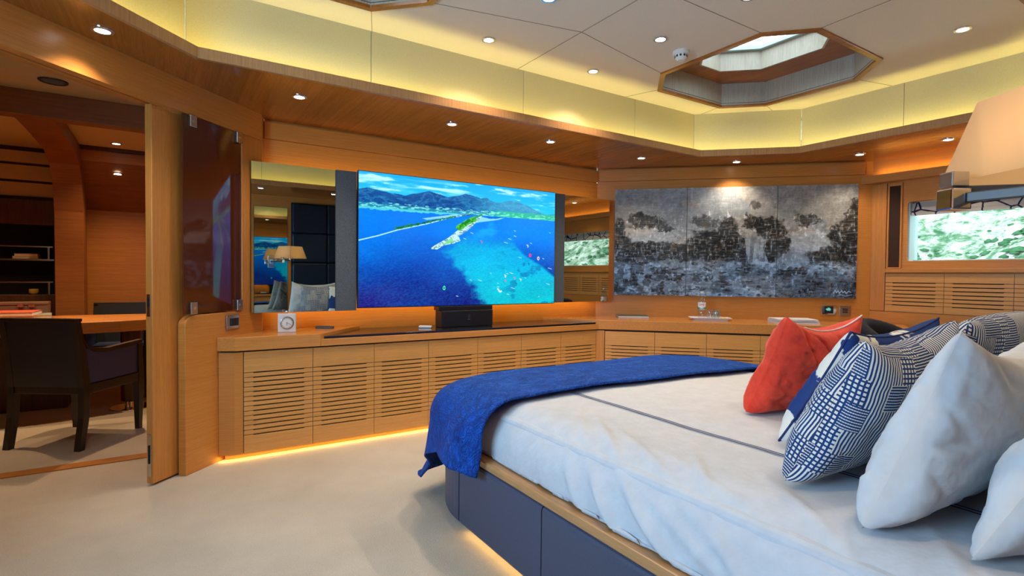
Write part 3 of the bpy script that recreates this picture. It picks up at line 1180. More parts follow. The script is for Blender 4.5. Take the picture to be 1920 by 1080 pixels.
tv = thing('television', 'large flat television showing an aerial view of sea, spit and mountains', 'television', (2.04, YV, 0.736))
TX0, TX1, TZ0, TZ1 = 1.160, 2.916, 0.908, 1.886
build('casing', MB().box(TX0 - .004, YV - .032, TZ0 - .006, TX1 + .004, YV - .006, TZ1 + .005), 'black_plastic', tv, bevel=0.002)
build('back_cover', MB().box(TX0 + .2, YV - .006, TZ0 + .1, TX1 - .2, YV + .036, TZ1 - .25), 'black_plastic', tv, bevel=0.006)
st = build('stand_box', MB().box(1.80, YV - .07, 0.737, 2.262, YV + .05, 0.868), 'black_plastic', tv, bevel=0.006)
build('stand_collar', MB().box(1.785, YV - .05, 0.868, 2.27, YV + .045, 0.902), 'black_plastic', tv, bevel=0.004)
sl = MB()
for k in range(4):
    sl.box(2.03, YV - .072, .79 + k * .012, 2.05, YV - .069, .794 + k * .012)
build('vent_slots', sl, 'speaker_cloth', st)

# the picture on the screen
NX, NY = 620, 346
u, v = np.meshgrid(np.linspace(0, 1, NX + 1), np.linspace(0, 1, NY + 1))
asp = 1.79
img = np.zeros(u.shape + (3,))


def mixc(mask, c):
    global img
    mk = np.clip(mask, 0, 1)[..., None]
    img = img * (1 - mk) + np.asarray(c, float) * mk


def sm(x, a, b_):
    tt = np.clip((x - a) / (b_ - a), 0, 1)
    return tt * tt * (3 - 2 * tt)


sky = np.array([0.04, 0.58, 0.98]) * (1 - v[..., None] * 1.2) + np.array([0.25, 0.88, 1.0]) * v[..., None] * 1.2
img[:] = sky + np.array([0, .08, .02]) * (v[..., None] * 4)
cl = fbm(u * 9 + 3, v * 34, 3, 6, .6)
mixc(sm(cl, 0.50, 0.75) * sm(0.17 - v + 0.08 * np.exp(-((u - .8) / .2) ** 2), 0, 0.05), (0.72, 0.92, 1.0))
cl2 = fbm(u * 9 + 13, v * 40, 8, 5)
mixc(sm(cl2, 0.5, 0.66) * np.exp(-((v - (0.085 + 0.10 * (u - .65))) / 0.022) ** 2) * sm(u, .62, .7), (0.85, 0.96, 1.0))
mixc(sm(cl2, 0.42, 0.70) * np.exp(-((v - 0.07) / 0.045) ** 2) * sm(.6 - u, 0, .15), (0.70, 0.92, 1.0))
# mountains
rx = [0, .04, .08, .14, .20, .26, .31, .36, .40, .45, .49, .54, .57, .60, .63, .67, .72, .79, .85, .9, .95, 1.0]
rz = [.13, .115, .125, .14, .15, .12, .098, .115, .135, .11, .088, .105, .115, .105, .13, .14, .115, .12, .15, .19, .205, .195]
ridge = np.interp(u, rx, rz) + 0.012 * (fbm(u * 30, u * 0 + 2, 5, 4) - .5)
mt = .5 + .5 * (1 - 2 * np.abs(fbm(u * 22 + v * 16, v * 34 - u * 12, 21, 5, .5) - .5) * 2.2 - .35)
mcol = np.stack([0.02 + .22 * sm(mt, .60, 1.0), 0.22 + .24 * sm(mt, .55, 1.0), 0.48 + .18 * sm(mt, .5, 1.0)], -1)
mcol += (fbm(u * 60, v * 60, 22, 4, .6)[..., None] - .5) * np.array([.10, .16, .14])
far = sm(u, .42, .72)[..., None]
mcol = mcol * (1 - .5 * far) + np.array([.42, .80, .92]) * .5 * far
mk = ((v > ridge) & (v < .26))[..., None]
img = np.where(mk, mcol, img)
# coastal plain
pl_ = fbm(u * 60, v * 160, 31, 4)
shore = 0.232 + 0.02 * (fbm(u * 9, v * 0, 2, 3) - .5)
mixc(((v > shore) & (v < .262)).astype(float) * (.6), (0.16, 0.58, 0.62))
mixc(((v > .215) & (v < .262)) * sm(pl_, .52, .6) * .8, (0.55, 0.90, 0.88))
mixc(((v > .205 + .02 * (pl_ - .5)) & (v < .258)) * sm(u, .60, .72) * .8, (0.16, 0.70, 0.48))
mixc(((v > .215) & (v < .256)) * sm(u, .55, .65) * sm(pl_, .55, .62), (0.45, 0.90, 0.70))
# sea
nsea = fbm(u * 4, v * 5, 41, 5)
rip = fbm(u * 130 + v * 60, v * 150, 51, 3)
sea = (v >= .256)
d1 = sm(v, .25, 1.0)[..., None]
d1 = d1 ** 1.3
sc_ = np.array([0.0, 0.40, 0.92]) * (1 - d1) + np.array([0.0, 0.09, 0.40]) * d1
sc_ = sc_ + (nsea[..., None] - .5) * np.array([0.0, .16, .20]) + (rip[..., None] - .5) * np.array([0.02, .16, .22]) * (0.35 + d1)
img = np.where(sea[..., None], sc_, img)
# shallows
rightb = np.interp(v, [.25, .30, .48, .57, .66, .76, 1.0], [.70, .715, .76, .82, .92, .995, 1.4]) + .03 * (fbm(v * 9, u * 6, 61, 4) - .5)
leftb = np.interp(v, [.25, .40, .50, .57, .70, .80, 1.0], [.62, .50, .42, .36, .445, .50, .575]) + .07 * (fbm(v * 16, u * 14, 71, 5) - .5)
leftb = leftb + .06 * (fbm(u * 40, v * 34, 72, 4, .6) - .5)
shal = sm(u - leftb, -0.02, .05) * sm(rightb - u, -.01, .02) * sm(v, .40, .54)
sn = fbm(u * 5 + v * 3, v * 7, 81, 5)
scol = np.stack([0 * u + 0.0, 0.60 + .16 * (sn - .5) + .10 * sm(v, .5, 1), 0.84 - .08 * sm(v, .6, 1.0) + .1 * (sn - .5)], -1)
scol[..., 1] += .22 * (rip - .5) - .10 * sm(v, .7, 1.0) * sm(.75 - u, 0, .3)
scol[..., 2] += .10 * (rip - .5)
img = img * (1 - shal[..., None]) + scol * shal[..., None]
up_ = sm(u - (leftb + .02), 0, .05) * sm(rightb - u, 0, .03) * sm(.48 - v, 0, .08) * sm(v, .26, .30) * sm(fbm(u * 8, v * 10, 91, 4), .42, .6)
mixc(up_ * .75, (0.08, 0.62, 0.88))
mixc(shal * sm(fbm(u * 16, v * 16, 99, 4), .66, .74) * sm(u, .6, .8) * .6, (0.0, 0.33, 0.60))
# sand in the left bay and by the channel mouth
mixc(((v > .256) & (v < .262 + .02 * pl_)) * 1.0 * (u < .45), (0.30, .75, .80))
mixc(inpoly(u, v, [(.30, .325), (.40, .295), (.50, .262), (.44, .262), (.28, .315)]).astype(float) * .85, (0.60, 0.82, 0.85))
mixc(inpoly(u, v, [(.555, .262), (.60, .275), (.70, .262), (.66, .285), (.56, .315), (.50, .345)]).astype(float) * .85, (0.62, 0.86, 0.92))
mixc(inpoly(u, v, [(.60, .262), (.69, .258), (.66, .274), (.61, .28)]).astype(float), (0.0, 0.35, 0.85))
# channel banks
bank = segdist(u, v, [(0, .507), (.085, .465), (.168, .415), (.30, .355), (.40, .30), (.52, .25)], asp)
mixc(bank < .0042, (0.62, 0.86, 0.95))
tr_ = fbm(u * 110, v * 110, 15, 3)
b2 = segdist(u, v, [(.16, .405), (.28, .352), (.40, .298), (.52, .252)], asp)
b2 = b2 + .004 * sm(u, .2, .5)
mixc((b2 < .006 + .018 * (tr_ - .35)) * (tr_ > .30), (0.02, 0.27, 0.13))
mixc((b2 < .006 + .018 * (tr_ - .35)) * (tr_ > .56), (0.12, 0.48, 0.20))
# spit
spit = inpoly(u, v, [(.32, .545), (.335, .525), (.405, .455), (.455, .385), (.52, .30), (.565, .252), (.575, .262), (.555, .30), (.515, .37), (.505, .385), (.49, .40), (.455, .44), (.465, .475), (.43, .50), (.38, .52), (.35, .553), (.325, .555)])
mixc(spit.astype(float), (0.74, 0.90, 0.96))
mixc(spit * sm(tr_, .52, .62) * .8, (0.35, 0.42, 0.48))
mixc(inpoly(u, v, [(.375, .515), (.41, .465), (.425, .455), (.43, .485), (.40, .51)]) * .8, (0.45, 0.80, 0.42))
b3 = segdist(u, v, [(.455, .372), (.50, .322), (.535, .292)], asp)
mixc((b3 < .020 + .018 * (tr_ - .4)) * 1.0, (0.06, 0.42, 0.10))
mixc((b3 < .020 + .018 * (tr_ - .4)) * (tr_ > .52), (0.32, 0.70, 0.10))
b4 = segdist(u, v, [(.535, .285), (.575, .25)], asp)
mixc(b4 < .007, (0.15, .55, .25))
# kites, wakes and breakers
rs = np.random.RandomState(4)
for k in range(26):
    cu_, cv_ = rs.uniform(.42, .98), rs.uniform(.36, .95)
    L_ = rs.uniform(.002, .022)
    mixc(segdist(u, v, [(cu_, cv_), (cu_ + L_, cv_ + L_ * .5)], asp) < .0018, (0.75, .95, 1.0))
for k in range(8):
    cu_, cv_ = rs.uniform(.55, .97), rs.uniform(.42, .85)
    mixc(segdist(u, v, [(cu_, cv_), (cu_ + .008, cv_ + .006), (cu_ + .006, cv_ + .02)], asp) < .003, [(0.95, .9, 1), (0.9, .2, .4), (0.05, .15, .35)][k % 3])
for cu_, cv_, c_ in ((.385, .86, (.3, .9, .55)), (.85, .575, (1, .15, .3)), (.90, .60, (1, .8, .7))):
    mixc(np.abs(np.hypot((u - cu_) * asp, (v - cv_) * .7) - .009) < .003, c_)
mixc(segdist(u, v, [(.665, .87), (.678, .895), (.685, .89)], asp) < .006, (0.9, 1, 1))
img[..., 1] = np.clip(img[..., 1], 0, 1) ** .80
img[..., 2] = np.clip(img[..., 2], 0, 1) ** .75
img = lin(np.clip(img, 0, 1)) * 1.0
painted_grid('screen', (TX0, YV - .034, TZ0), (1, 0, 0), (0, 0, 1), TX1 - TX0, TZ1 - TZ0, NX, NY, img, 'tv_picture', tv, 0.0015)

# LED glow behind the group
led((0.62, 3.965, 1.84), (3.55, 3.965, 1.84), .7, LEDO, (0, 0.75, 0.7), 0.02)
led((0.62, 3.965, 0.92), (3.55, 3.965, 0.92), .9, LEDO, (0, 0.8, -0.55), 0.02)
led((0.60, 4.0, 0.95), (0.60, 4.0, 1.85), .8, LEDO, (-.2, 1, 0), 0.02)

# ------------------------------------------------------------------ three-part painting
NPX, NPY = 1000, 450
u, v = np.meshgrid(np.linspace(0, 1, NPX + 1), np.linspace(0, 1, NPY + 1))
asp = 2.1
jx = (fbm(u * 40, v * 18, 5, 4, .7) - .5) * .05
jy = (fbm(u * 36 + 7, v * 20, 6, 4, .7) - .5) * .10
uu, vv = u + jx, v + jy
fine = fbm(u * 90, v * 45, 7, 5, .65)
wx, wy = 1.6 * fbm(u * 70, v * 40, 12, 3), 1.6 * fbm(u * 60 + 3, v * 50, 14, 3)
blk = cellrnd(u * 34 + wx * .6, v * 17 + wy * .5, 9)
blk2 = cellrnd(u * 60 + wx * 1.5, v * 34 + wy * 1.5, 10)
stv = fbm(u * 150, v * 26, 101, 4, .6)
sth = fbm(u * 34, v * 120, 103, 4, .6)
L = 0.58 + 0.12 * np.exp(-((u - .46) / .16) ** 2 - ((v - .05) / .2) ** 2) + 0 * v


def mixl(mask, val):
    global L
    mk = np.clip(mask, 0, 1)
    L = L * (1 - mk) + val * mk


def blob(cx, cy, rx_, ry_, soft=.35, wob=.5):
    q = np.hypot((uu - cx) / rx_, (vv - cy) / ry_) + (fbm(u * 26, v * 18, 17, 4) - .5) * wob
    return sm(1.0 - q, -soft / 2, soft / 2)


# mist band
mixl(sm(vv, .30, .42) * sm(.62 - vv, 0, .1) * sm(fine, .3, .7) * .9, .74)
mixl(blob(.12, .46, .16, .10) * .8, .74)
mixl(blob(.36, .42, .10, .07) * .6, .68)
mixl(blob(.80, .48, .07, .12) * .8, .70)
# dark masses
for (cx, cy, rx_, ry_, val) in ((.01, .38, .03, .12, .20), (.145, .31, .085, .065, .24), (.10, .27, .03, .05, .2), (.225, .37, .03, .035, .25),
                                (.10, .60, .17, .10, .15), (.03, .50, .05, .10, .17), (.30, .60, .09, .075, .20), (.39, .32, .055, .055, .34), (.60, .17, .02, .035, .38),
                                (.44, .53, .12, .15, .13), (.49, .40, .045, .12, .13), (.375, .53, .06, .08, .15), (.54, .60, .05, .10, .14), (.59, .32, .04, .06, .16), (.66, .37, .05, .11, .14),
                                (.69, .50, .045, .14, .16), (.66, .58, .03, .12, .17), (.81, .31, .052, .045, .26), (.95, .45, .06, .14, .13), (.99, .30, .03, .16, .16),
                                (.90, .66, .09, .10, .15), (.97, .62, .06, .20, .11), (.86, .78, .05, .07, .20)):
    mixl(blob(cx, cy, rx_, ry_), val)
# lower half water of knife strokes
low = sm(vv, .66, .72)
wat = .42 + .36 * (fbm(u * 14, v * 22, 23, 4) - .5)
mixl(low, wat + .10)
mixl(low * sm(np.abs(v - .74), .09, .0) * .6, .56)
patch = fbm(u * 9, v * 12, 71, 4)
mixl(low * sm(patch, .52, .62) * sm(blk, .3, .8) * sm(fine, .3, .6) * .8, .70)
mixl(low * sm(.46 - patch, 0, .08) * sm(1 - blk, .25, .7) * .75, .17)
mixl(low * sm(fbm(u * 60, v * 40, 73, 3), .62, .70) * .7, .76)
mixl(low * sm(fbm(u * 50, v * 50, 75, 3), .64, .72) * .6, .14)
mixl(low * sm(u, .66, .80) * sm(v, .74, .9) * .6, .12)
mixl(low * sm(.22 - u, 0, .1) * sm(v, .72, .78) * (blk < .6) * .4, .18)
# waterfall
wf_ = inpoly(u, v, [(.535, .40), (.575, .38), (.60, .41), (.625, .50), (.645, .62), (.66, .70), (.575, .70), (.565, .60), (.56, .48)]).astype(float)
mixl(wf_ * .75, .52)
mixl(wf_ * sm(fbm(u * 80, v * 9, 33, 3), .5, .7) * .8, .72)
mixl(blob(.63, .70, .05, .02) * .8, .78)
mixl(inpoly(u, v, [(.41, .20), (.415, .26), (.405, .26)]) * 1.0, .85)
mixl(inpoly(u, v, [(.485, .22), (.50, .27), (.485, .28)]) * 1.0, .85)
# strokes over everything
L = L + (fine - .5) * .16 + (blk - .5) * .07 * (1 + low) + (blk2 - .5) * .05 * (1 + low)
dk = sm(.36 - L, 0, .2)
L = L + dk * (sm(stv, .54, .70) * .22 + sm(sth, .56, .70) * .20 + .05 * (blk - .5) + .03)
L = L + (stv - .5) * .10 + (sth - .5) * .12 * (1 + low)
L = L + .20 * sm(stv, .66, .74) * sm(fine, .45, .6) * (v > .25)
gridl = (np.minimum(np.abs((u * 12 + .02 * fine) % 1 - .02), np.abs((v * 7) % 1 - .03)) < .02) * sm(fine, .4, .7)
L = L + gridl * .07
sig = [(.915, .955), (.92, .925), (.925, .95), (.932, .93), (.936, .955), (.945, .93), (.95, .95), (.957, .935), (.962, .955), (.972, .935), (.98, .945)]
mixl(segdist(u, v, sig, asp) < .0035, .8)
mixl(segdist(u, v, [(.93, .975), (.945, .968), (.96, .978), (.985, .966)], asp) < .0028, .7)
L = np.clip(L, .03, .92)
cool = sm(v, .45, .8) * .8 + .25 * (fbm(u * 3, v * 3, 44, 3) > .5)
imgp = np.stack([L * (1.0 - .22 * cool), L * (1.0 - .03 * cool), L * (.98 + .20 * cool)], -1)
warm = sm(fbm(u * 40, v * 40, 120, 3), .62, .72) * (L < .42)
imgp[..., 0] += warm * .09
imgp[..., 1] += warm * .05
imgp = lin(np.clip(imgp, 0, 1))
KP = 7.655
cutx = [3.727, 4.208, 4.776, 5.252]
lbs = ['left canvas of the grey abstract landscape triptych', 'middle canvas of the grey landscape triptych, with the waterfall', 'right canvas of the grey landscape triptych, signed at its lower corner']
for k in range(3):
    i0 = int(round((cutx[k] - cutx[0]) / (cutx[3] - cutx[0]) * NPX))
    i1 = int(round((cutx[k + 1] - cutx[0]) / (cutx[3] - cutx[0]) * NPX))
    sub = imgp[:, i0:i1 + 1]
    wdt = (cutx[k + 1] - cutx[k]) / S2 - 0.004
    x = cutx[k] + .0015
    o = painted_grid('painting', (x, KP - x, 0.968), (S2, -S2, 0), (0, 0, 1), wdt, 2.003 - 0.968, i1 - i0, NPY, sub, 'canvas_paint', None, 0.022)
    tag(o, lbs[k], 'painting', 'three canvases of the landscape painting')

# ------------------------------------------------------------------ tinted glass panel with clamps
t_ = thing('glass_panel', 'dark brown tinted glass panel held by four steel clamps beside the sliding door', 'glass panel', tuple(LP(0.24, .01) + Vector((0, 0, .905))))
build('glass_sheet', wall_seg(LP(0.085, .004), LP(0.405, .004), 0.912, 2.03, 0.010, nL), 'tinted_glass', t_, bevel=0.001)
for x, z in ((0.125, 2.00), (0.385, 2.00), (0.125, 0.945), (0.385, 0.945)):
    c = LP(x, -.006)
    c.z = z
    cl_ = build('clamp', MB().obox(c, (S2, S2, 0), nL, (0, 0, 1), 0.024, 0.010, 0.034), 'steel', t_, bevel=0.003)
    c2 = LP(x, -.018)
    c2.z = z
    build('screw', MB().lathe(c2, [(0, 0), (.008, 0), (.009, .003), (0, .003)], 16, tuple(nL)), 'chrome', cl_)

# light switch on the partition
sx = 0.345
c = LP(sx, -.006)
c.z = 0.842
t_ = thing('light_switch', 'steel framed double light switch with black rockers on the partition panel', 'light switch', tuple(c))
build('face_plate', MB().obox(c, (S2, S2, 0), nL, (0, 0, 1), 0.055, 0.005, 0.044), 'steel', t_, bevel=0.003)
c2 = LP(sx + .006, -.013)
c2.z = .842
for k in (-1, 1):
    build('rocker', MB().obox(c2 + Vector((S2, S2, 0)) * 0.017 * k, (S2, S2, 0), nL, (0, 0, 1), 0.016, 0.004, 0.024), 'black_plastic', t_, bevel=0.002)

# ------------------------------------------------------------------ clock
cx, cy, zc = 0.676, 3.815, 0.757
al = math.radians(-8)
ex, ey, ez = Vector((math.cos(al), math.sin(al), 0)), Vector((math.sin(al), -math.cos(al), 0)), Vector((0, 0, 1))  # ey faces the room
t_ = thing('desk_clock', 'small square silver desk clock with round white dial on the worktop', 'clock', (cx, cy, zc))
cc = Vector((cx, cy, zc + .062))
build('case', MB().obox(cc, ex, ey, ez, .056, .014, .062), 'clock_silver', t_, bevel=0.004)
bz = build('bezel', MB().lathe(cc + ey * .0135, [(.036, 0), (.042, 0), (.043, .004), (.038, .005), (.036, .003)], 40, tuple(ey), closed=True), 'steel', t_)
dial = build('dial', MB().lathe(cc + ey * .0137, [(0, 0), (.037, 0), (.037, .0012), (0, .0012)], 40, tuple(ey)), 'white_plastic', t_)
tk = MB()
for k in range(60):
    a = 2 * PI * k / 60
    d = ex * math.sin(a) + ez * math.cos(a)
    l_, w_ = (.0030, .0009) if k % 5 == 0 else (.0012, .0004)
    tk.obox(cc + ey * .0153 + d * (.034 - l_), d, ey.cross(d), ey, l_, w_, .0004)
build('minute_marks', tk, 'ink_dark', dial)
for nm, ang, l_, w_ in (('hour_hand', 188, .018, .0014), ('minute_hand', 112, .027, .0010)):
    a = math.radians(ang)
    d = ex * math.sin(a) + ez * math.cos(a)
    build(nm, MB().obox(cc + ey * .0163 + d * (l_ / 2 - .003), d, ey.cross(d), ey, l_ / 2 + .003, w_, .0005), 'ink_dark', dial)
build('knob', MB().lathe(cc + ez * .062, [(0, 0), (.006, 0), (.006, .006), (.011, .008), (.012, .014), (.008, .02), (0, .02)], 18), 'chrome', t_, smooth=True)

# remotes
t_ = thing('remote_control', 'slim dark brown remote control on the raised worktop right of the clock', 'remote control', (.955, 3.955, .757))
ax = Vector((.86, -.5, 0)).normalized()
ay = Vector((-ax.y, ax.x, 0))
build('casing', MB().obox((.955, 3.955, .765), ax, ay, (0, 0, 1), .062, .021, .008), 'brown_plastic', t_, bevel=0.004)
bt = MB()
for i in range(5):
    for j in (-1, 0, 1):
        bt.obox(Vector((.955, 3.955, .7738)) + ax * (-.04 + .018 * i) + ay * .011 * j, ax, ay, (0, 0, 1), .005, .0035, .001)
build('buttons', bt, 'black_plastic', t_)
t_ = thing('remote_control', 'small white remote control lying on the black inlay before the television', 'remote control', (1.69, 3.86, .736))
ax = Vector((.8, -.6, 0)).normalized()
ay = Vector((-ax.y, ax.x, 0))
build('casing', MB().obox((1.69, 3.86, .745), ax, ay, (0, 0, 1), .050, .022, .009), 'white_plastic', t_, bevel=0.006)
build('buttons', MB().lathe(Vector((1.69, 3.86, .754)) + ax * .02, [(0, 0), (.010, 0), (.010, .001), (0, .001)], 18), 'book_white', t_)

# ------------------------------------------------------------------ on the painting worktop
def slabbook(name, label, cat, c, ax, hx, hy, h, covermat, group=None, pages='book_white'):
    c, ax = Vector(c), Vector(ax).normalized()
    ay = Vector((-ax.y, ax.x, 0))
    t_ = thing(name, label, cat, tuple(c), group)
    ct = .0018
    build('pages', MB().obox(c + Vector((0, 0, h / 2)), ax, ay, (0, 0, 1), hx - .003, hy - .003, h / 2 - ct), pages, t_)
    mb = MB().obox(c + Vector((0, 0, ct / 2)), ax, ay, (0, 0, 1), hx, hy, ct / 2)
    mb.obox(c + Vector((0, 0, h - ct / 2)), ax, ay, (0, 0, 1), hx, hy, ct / 2)
    mb.obox(c + ay * (hy) + Vector((0, 0, h / 2)), ax, ay, (0, 0, 1), hx, .001, h / 2)
    build('cover', mb, covermat, t_)
    return t_


slabbook('magazine', 'green-covered magazine lying on the worktop below the left canvas', 'magazine', (3.79, 3.735, .757), (1, -.75, 0), .145, .10, .018, 'book_green')
for k, (dx, dy, rot, hx) in enumerate(((0, 0, -.72, .175), (.01, .01, -.66, .170), (-.01, 0.0, -.70, .165))):
    slabbook('magazine', 'white magazine on the worktop behind the red cushion, ' + ['bottom', 'middle', 'topmost'][k] + ' of the pile', 'magazine', (4.64 + dx, 2.63 + dy, .757 + k * .0125), (math.cos(rot), math.sin(rot), 0), hx, .12, .012, 'book_white', 'white magazines piled on the worktop')

# tray
tc = Vector((4.19, 3.155, .757))
tx, ty = Vector((S2, -S2, 0)), Vector((S2, S2, 0))
tray = thing('serving_tray', 'white porcelain tray holding a bottle and glasses on the worktop', 'tray', tuple(tc))
mb = MB()
rows = [(.155, .075, .012), (.150, .070, .004), (.150, .070, .012), (.172, .088, .024), (.180, .096, .026), (.180, .096, .029), (.165, .084, .022), (.148, .068, .016)]
vs, fs = [], []


def rr_pts(hx, hy, z, rad=.02):
    pts_ = []
    for qx, qy, a0 in ((1, 1, 0), (-1, 1, 90), (-1, -1, 180), (1, -1, 270)):
        for k in range(5):
            a = math.radians(a0 + 90 * k / 4)
            p = tc + tx * (qx * (hx - rad) + rad * math.cos(a)) + ty * (qy * (hy - rad) + rad * math.sin(a))
            pts_.append((p.x, p.y, tc.z + z))
    return pts_


rows = [(.150, .068, 0.0), (.152, .070, .010), (.172, .088, .019), (.182, .098, .022), (.182, .098, .0245), (.166, .084, .019), (.148, .068, .0135)]
for hx, hy, z in rows:
    vs += rr_pts(hx, hy, z)
nn_ = 20
for j in range(len(rows) - 1):
    for i in range(nn_):
        fs.append((j * nn_ + i, j * nn_ + (i + 1) % nn_, (j + 1) * nn_ + (i + 1) % nn_, (j + 1) * nn_ + i))
fs.append(tuple(range(nn_))[::-1])
fs.append(tuple(range((len(rows) - 1) * nn_, len(rows) * nn_)))
mb.add(vs, fs)
build('tray_body', mb, 'porcelain', tray)
zt = .757 + .0135
# bottle
bc = tc - tx * .070 + ty * .01
bc.z = zt
bot = thing('water_bottle', 'clear plastic water bottle with a red lettered label standing on the tray', 'bottle', tuple(bc))
prof = [(0, 0), (.030, 0), (.034, .006), (.034, .060), (.0325, .066), (.0345, .070), (.0345, .145), (.033, .160), (.030, .175), (.022, .200), (.0135, .218), (.0125, .228), (.0125, .236)]
build('bottle_body', MB().lathe(bc, prof, 28), 'clear_glass', bot, smooth=True)
build('cap', MB().lathe(bc + Vector((0, 0, .230)), [(0, 0), (.0145, 0), (.0145, .016), (.012, .018), (0, .018)], 24), 'ink_pale', bot)
lab = build('label_wrap', MB().lathe(bc, [(.0352, .082), (.0352, .148), (.0349, .148), (.0349, .082)], 36, closed=True), 'label_paper', bot)
toC = Vector((-bc.x, -bc.y, 0)).normalized()
rt = Vector((0, 0, 1)).cross(toC)
tm = text_mesh('Jana', .026, bc + toC * .0356 + Vector((0, 0, .122)), rt, (0, 0, 1))
for i, p in enumerate(tm.v):   # wrap the lettering round the bottle
    q = Vector(p) - bc
    a = q.dot(rt) / .0356
    d = q.dot(toC)
    w_ = toC * math.cos(a) * d + rt * math.sin(a) * d
    tm.v[i] = (bc.x + w_.x, bc.y + w_.y, p[2])
build('lettering', tm, 'ink_red', lab)


def wrap_patch(a0, a1, zf, r, seg=14):
    mb = MB()
    for k in range(seg):
        b0, b1 = a0 + (a1 - a0) * k / seg, a0 + (a1 - a0) * (k + 1) / seg
        ps = []
        for a, zz in ((b0, zf(b0)[0]), (b1, zf(b1)[0]), (b1, zf(b1)[1]), (b0, zf(b0)[1])):
            p = bc + (toC * math.cos(a) + rt * math.sin(a)) * r
            ps.append((p.x, p.y, bc.z + zz))
        mb.add(ps, [(0, 1, 2, 3)])
    return mb


build('label_hills', wrap_patch(-1.5, 1.5, lambda a: (.083, .094 + .014 * abs(a) / 1.2), .0354), 'label_green', lab)
build('label_lake', wrap_patch(-.55, .75, lambda a: (.083, .096 - .006 * abs(a)), .0356), 'label_blue', lab)
for dx, dy, lb in ((.002, .012, 'upturned clear tumbler on the tray next to the bottle'), (.068, .020, 'upturned clear tumbler at the far right back of the tray'), (.048, -.024, 'upturned clear tumbler at the front right of the tray')):
    gc = tc + tx * dx + ty * dy
    gc.z = zt
    g_ = build('drinking_glass', MB().lathe(gc, [(.0295, 0), (.030, .001), (.0255, .082), (.0245, .0845), (0, .0845), (0, .0785), (.0235, .0785), (.0282, .001)], 24, closed=True), 'clear_glass', smooth=True)
    tag(g_, lb, 'glass', 'tumblers on the tray')
for dx, dy, lb in ((.098, -.045, 'small round golden biscuit at the right end of the tray, nearer the tumblers'), (.128, -.030, 'small round golden biscuit at the right end of the tray, nearest the rim')):
    gc = tc + tx * dx + ty * dy
    gc.z = zt
    b_ = thing('biscuit', lb, 'biscuit', tuple(gc), 'biscuits on the tray')
    build('biscuit_base', MB().lathe(gc, [(0, 0), (.012, 0), (.015, .005), (.014, .007), (0, .007)], 18), 'cookie_dark', b_, smooth=True)
    build('biscuit_top', MB().lathe(gc + Vector((0, 0, .0071)), [(0, 0), (.0145, 0), (.013, .008), (.007, .012), (0, .0125)], 18), 'cookie', b_, smooth=True)
t_ = build('folded_card', MB().obox(tc - tx * .115 - ty * .03 + Vector((0, 0, .0155)), tx, ty, (0, 0, 1), .022, .014, .002), 'book_cream')
tag(t_, 'small pale folded card lying at the left end of the tray', 'card')

# thermostat and outlet on the painting wall
def wallpt(x, off=0.0, z=0.0):
    return Vector((x - S2 * off, KR - x - S2 * off, z))


t_ = thing('thermostat', 'chrome framed thermostat with lit display below the painting', 'thermostat', tuple(wallpt(5.125, 0, .862)))
ex, ey = Vector((S2, -S2, 0)), Vector((-S2, -S2, 0))
build('frame', MB().obox(wallpt(5.118, .005, .862), ex, ey, (0, 0, 1), .062, .005, .044), 'chrome', t_, bevel=0.003)
dp = build('display_housing', MB().obox(wallpt(5.112, .017, .862), ex, ey, (0, 0, 1), .040, .008, .034), 'black_plastic', t_, bevel=0.004)
for nm, x, z, hx, hz, mt_ in (('display_reading', 5.110, .868, .020, .004, 'display_green'), ('display_icon', 5.112, .878, .010, .003, 'display_cyan'), ('display_bar', 5.112, .857, .015, .0035, 'display_blue')):
    build(nm, MB().obox(wallpt(x, .0255, z), ex, ey, (0, 0, 1), hx, .0006, hz), mt_, dp)
t_ = thing('wall_outlet', 'square steel outlet plate with three dark slots right of the thermostat', 'outlet', tuple(wallpt(5.205, 0, .862)))
build('face_plate', MB().obox(wallpt(5.212, .005, .855), ex, ey, (0, 0, 1), .046, .005, .046), 'steel', t_, bevel=0.002)
sl = MB()
for k in (-1, 0, 1):
    sl.obox(wallpt(5.212, .0105, .857 + .014 * k), ex, ey, (0, 0, 1), .021, .001, .0042)
build('slots', sl, 'black_gap', t_)

# ------------------------------------------------------------------ window wall: speaker strip, blind
t_ = thing('wall_speaker', 'tall narrow dark speaker grille in an oak frame left of the window', 'speaker', (XW, 2.155, 1.242))
mb = MB().box(XW - .018, 2.100, 1.242, XW, 2.112, 1.985).box(XW - .018, 2.198, 1.242, XW, 2.212, 1.985).box(XW - .018, 2.112, 1.242, XW, 2.198, 1.252).box(XW - .018, 2.112, 1.962, XW, 2.198, 1.985)
build('frame', mb, 'oak_vertical', t_, bevel=0.002)
build('grille', MB().box(XW - .008, 2.112, 1.252, XW - .001, 2.198, 1.962), fabric('grille_cloth', (0.035, 0.018, 0.012), (0.06, 0.032, 0.022), 300), t_)
bl = thing('roman_blind', 'pale roman blind with dark twig pattern gathered at the window top', 'blind', (XW + .05, 1.28, 1.70))
mb = MB()
nz = 10
for k, (x_, z_) in enumerate([(XW + .060, 1.812), (XW + .055, 1.77), (XW + .045, 1.735), (XW + .047, 1.705), (XW + .062, 1.700), (XW + .072, 1.715), (XW + .075, 1.812)]):
    pass
prof = [(XW + .060, 1.812), (XW + .055, 1.77), (XW + .045, 1.735), (XW + .047, 1.705), (XW + .062, 1.700), (XW + .072, 1.715), (XW + .075, 1.812)]
mb.extr([(x_, WY0 + .014, z_) for x_, z_ in prof], (0, WY1 - WY0 - .028, 0))
build('gathered_cloth', mb, 'blind_cloth', bl)
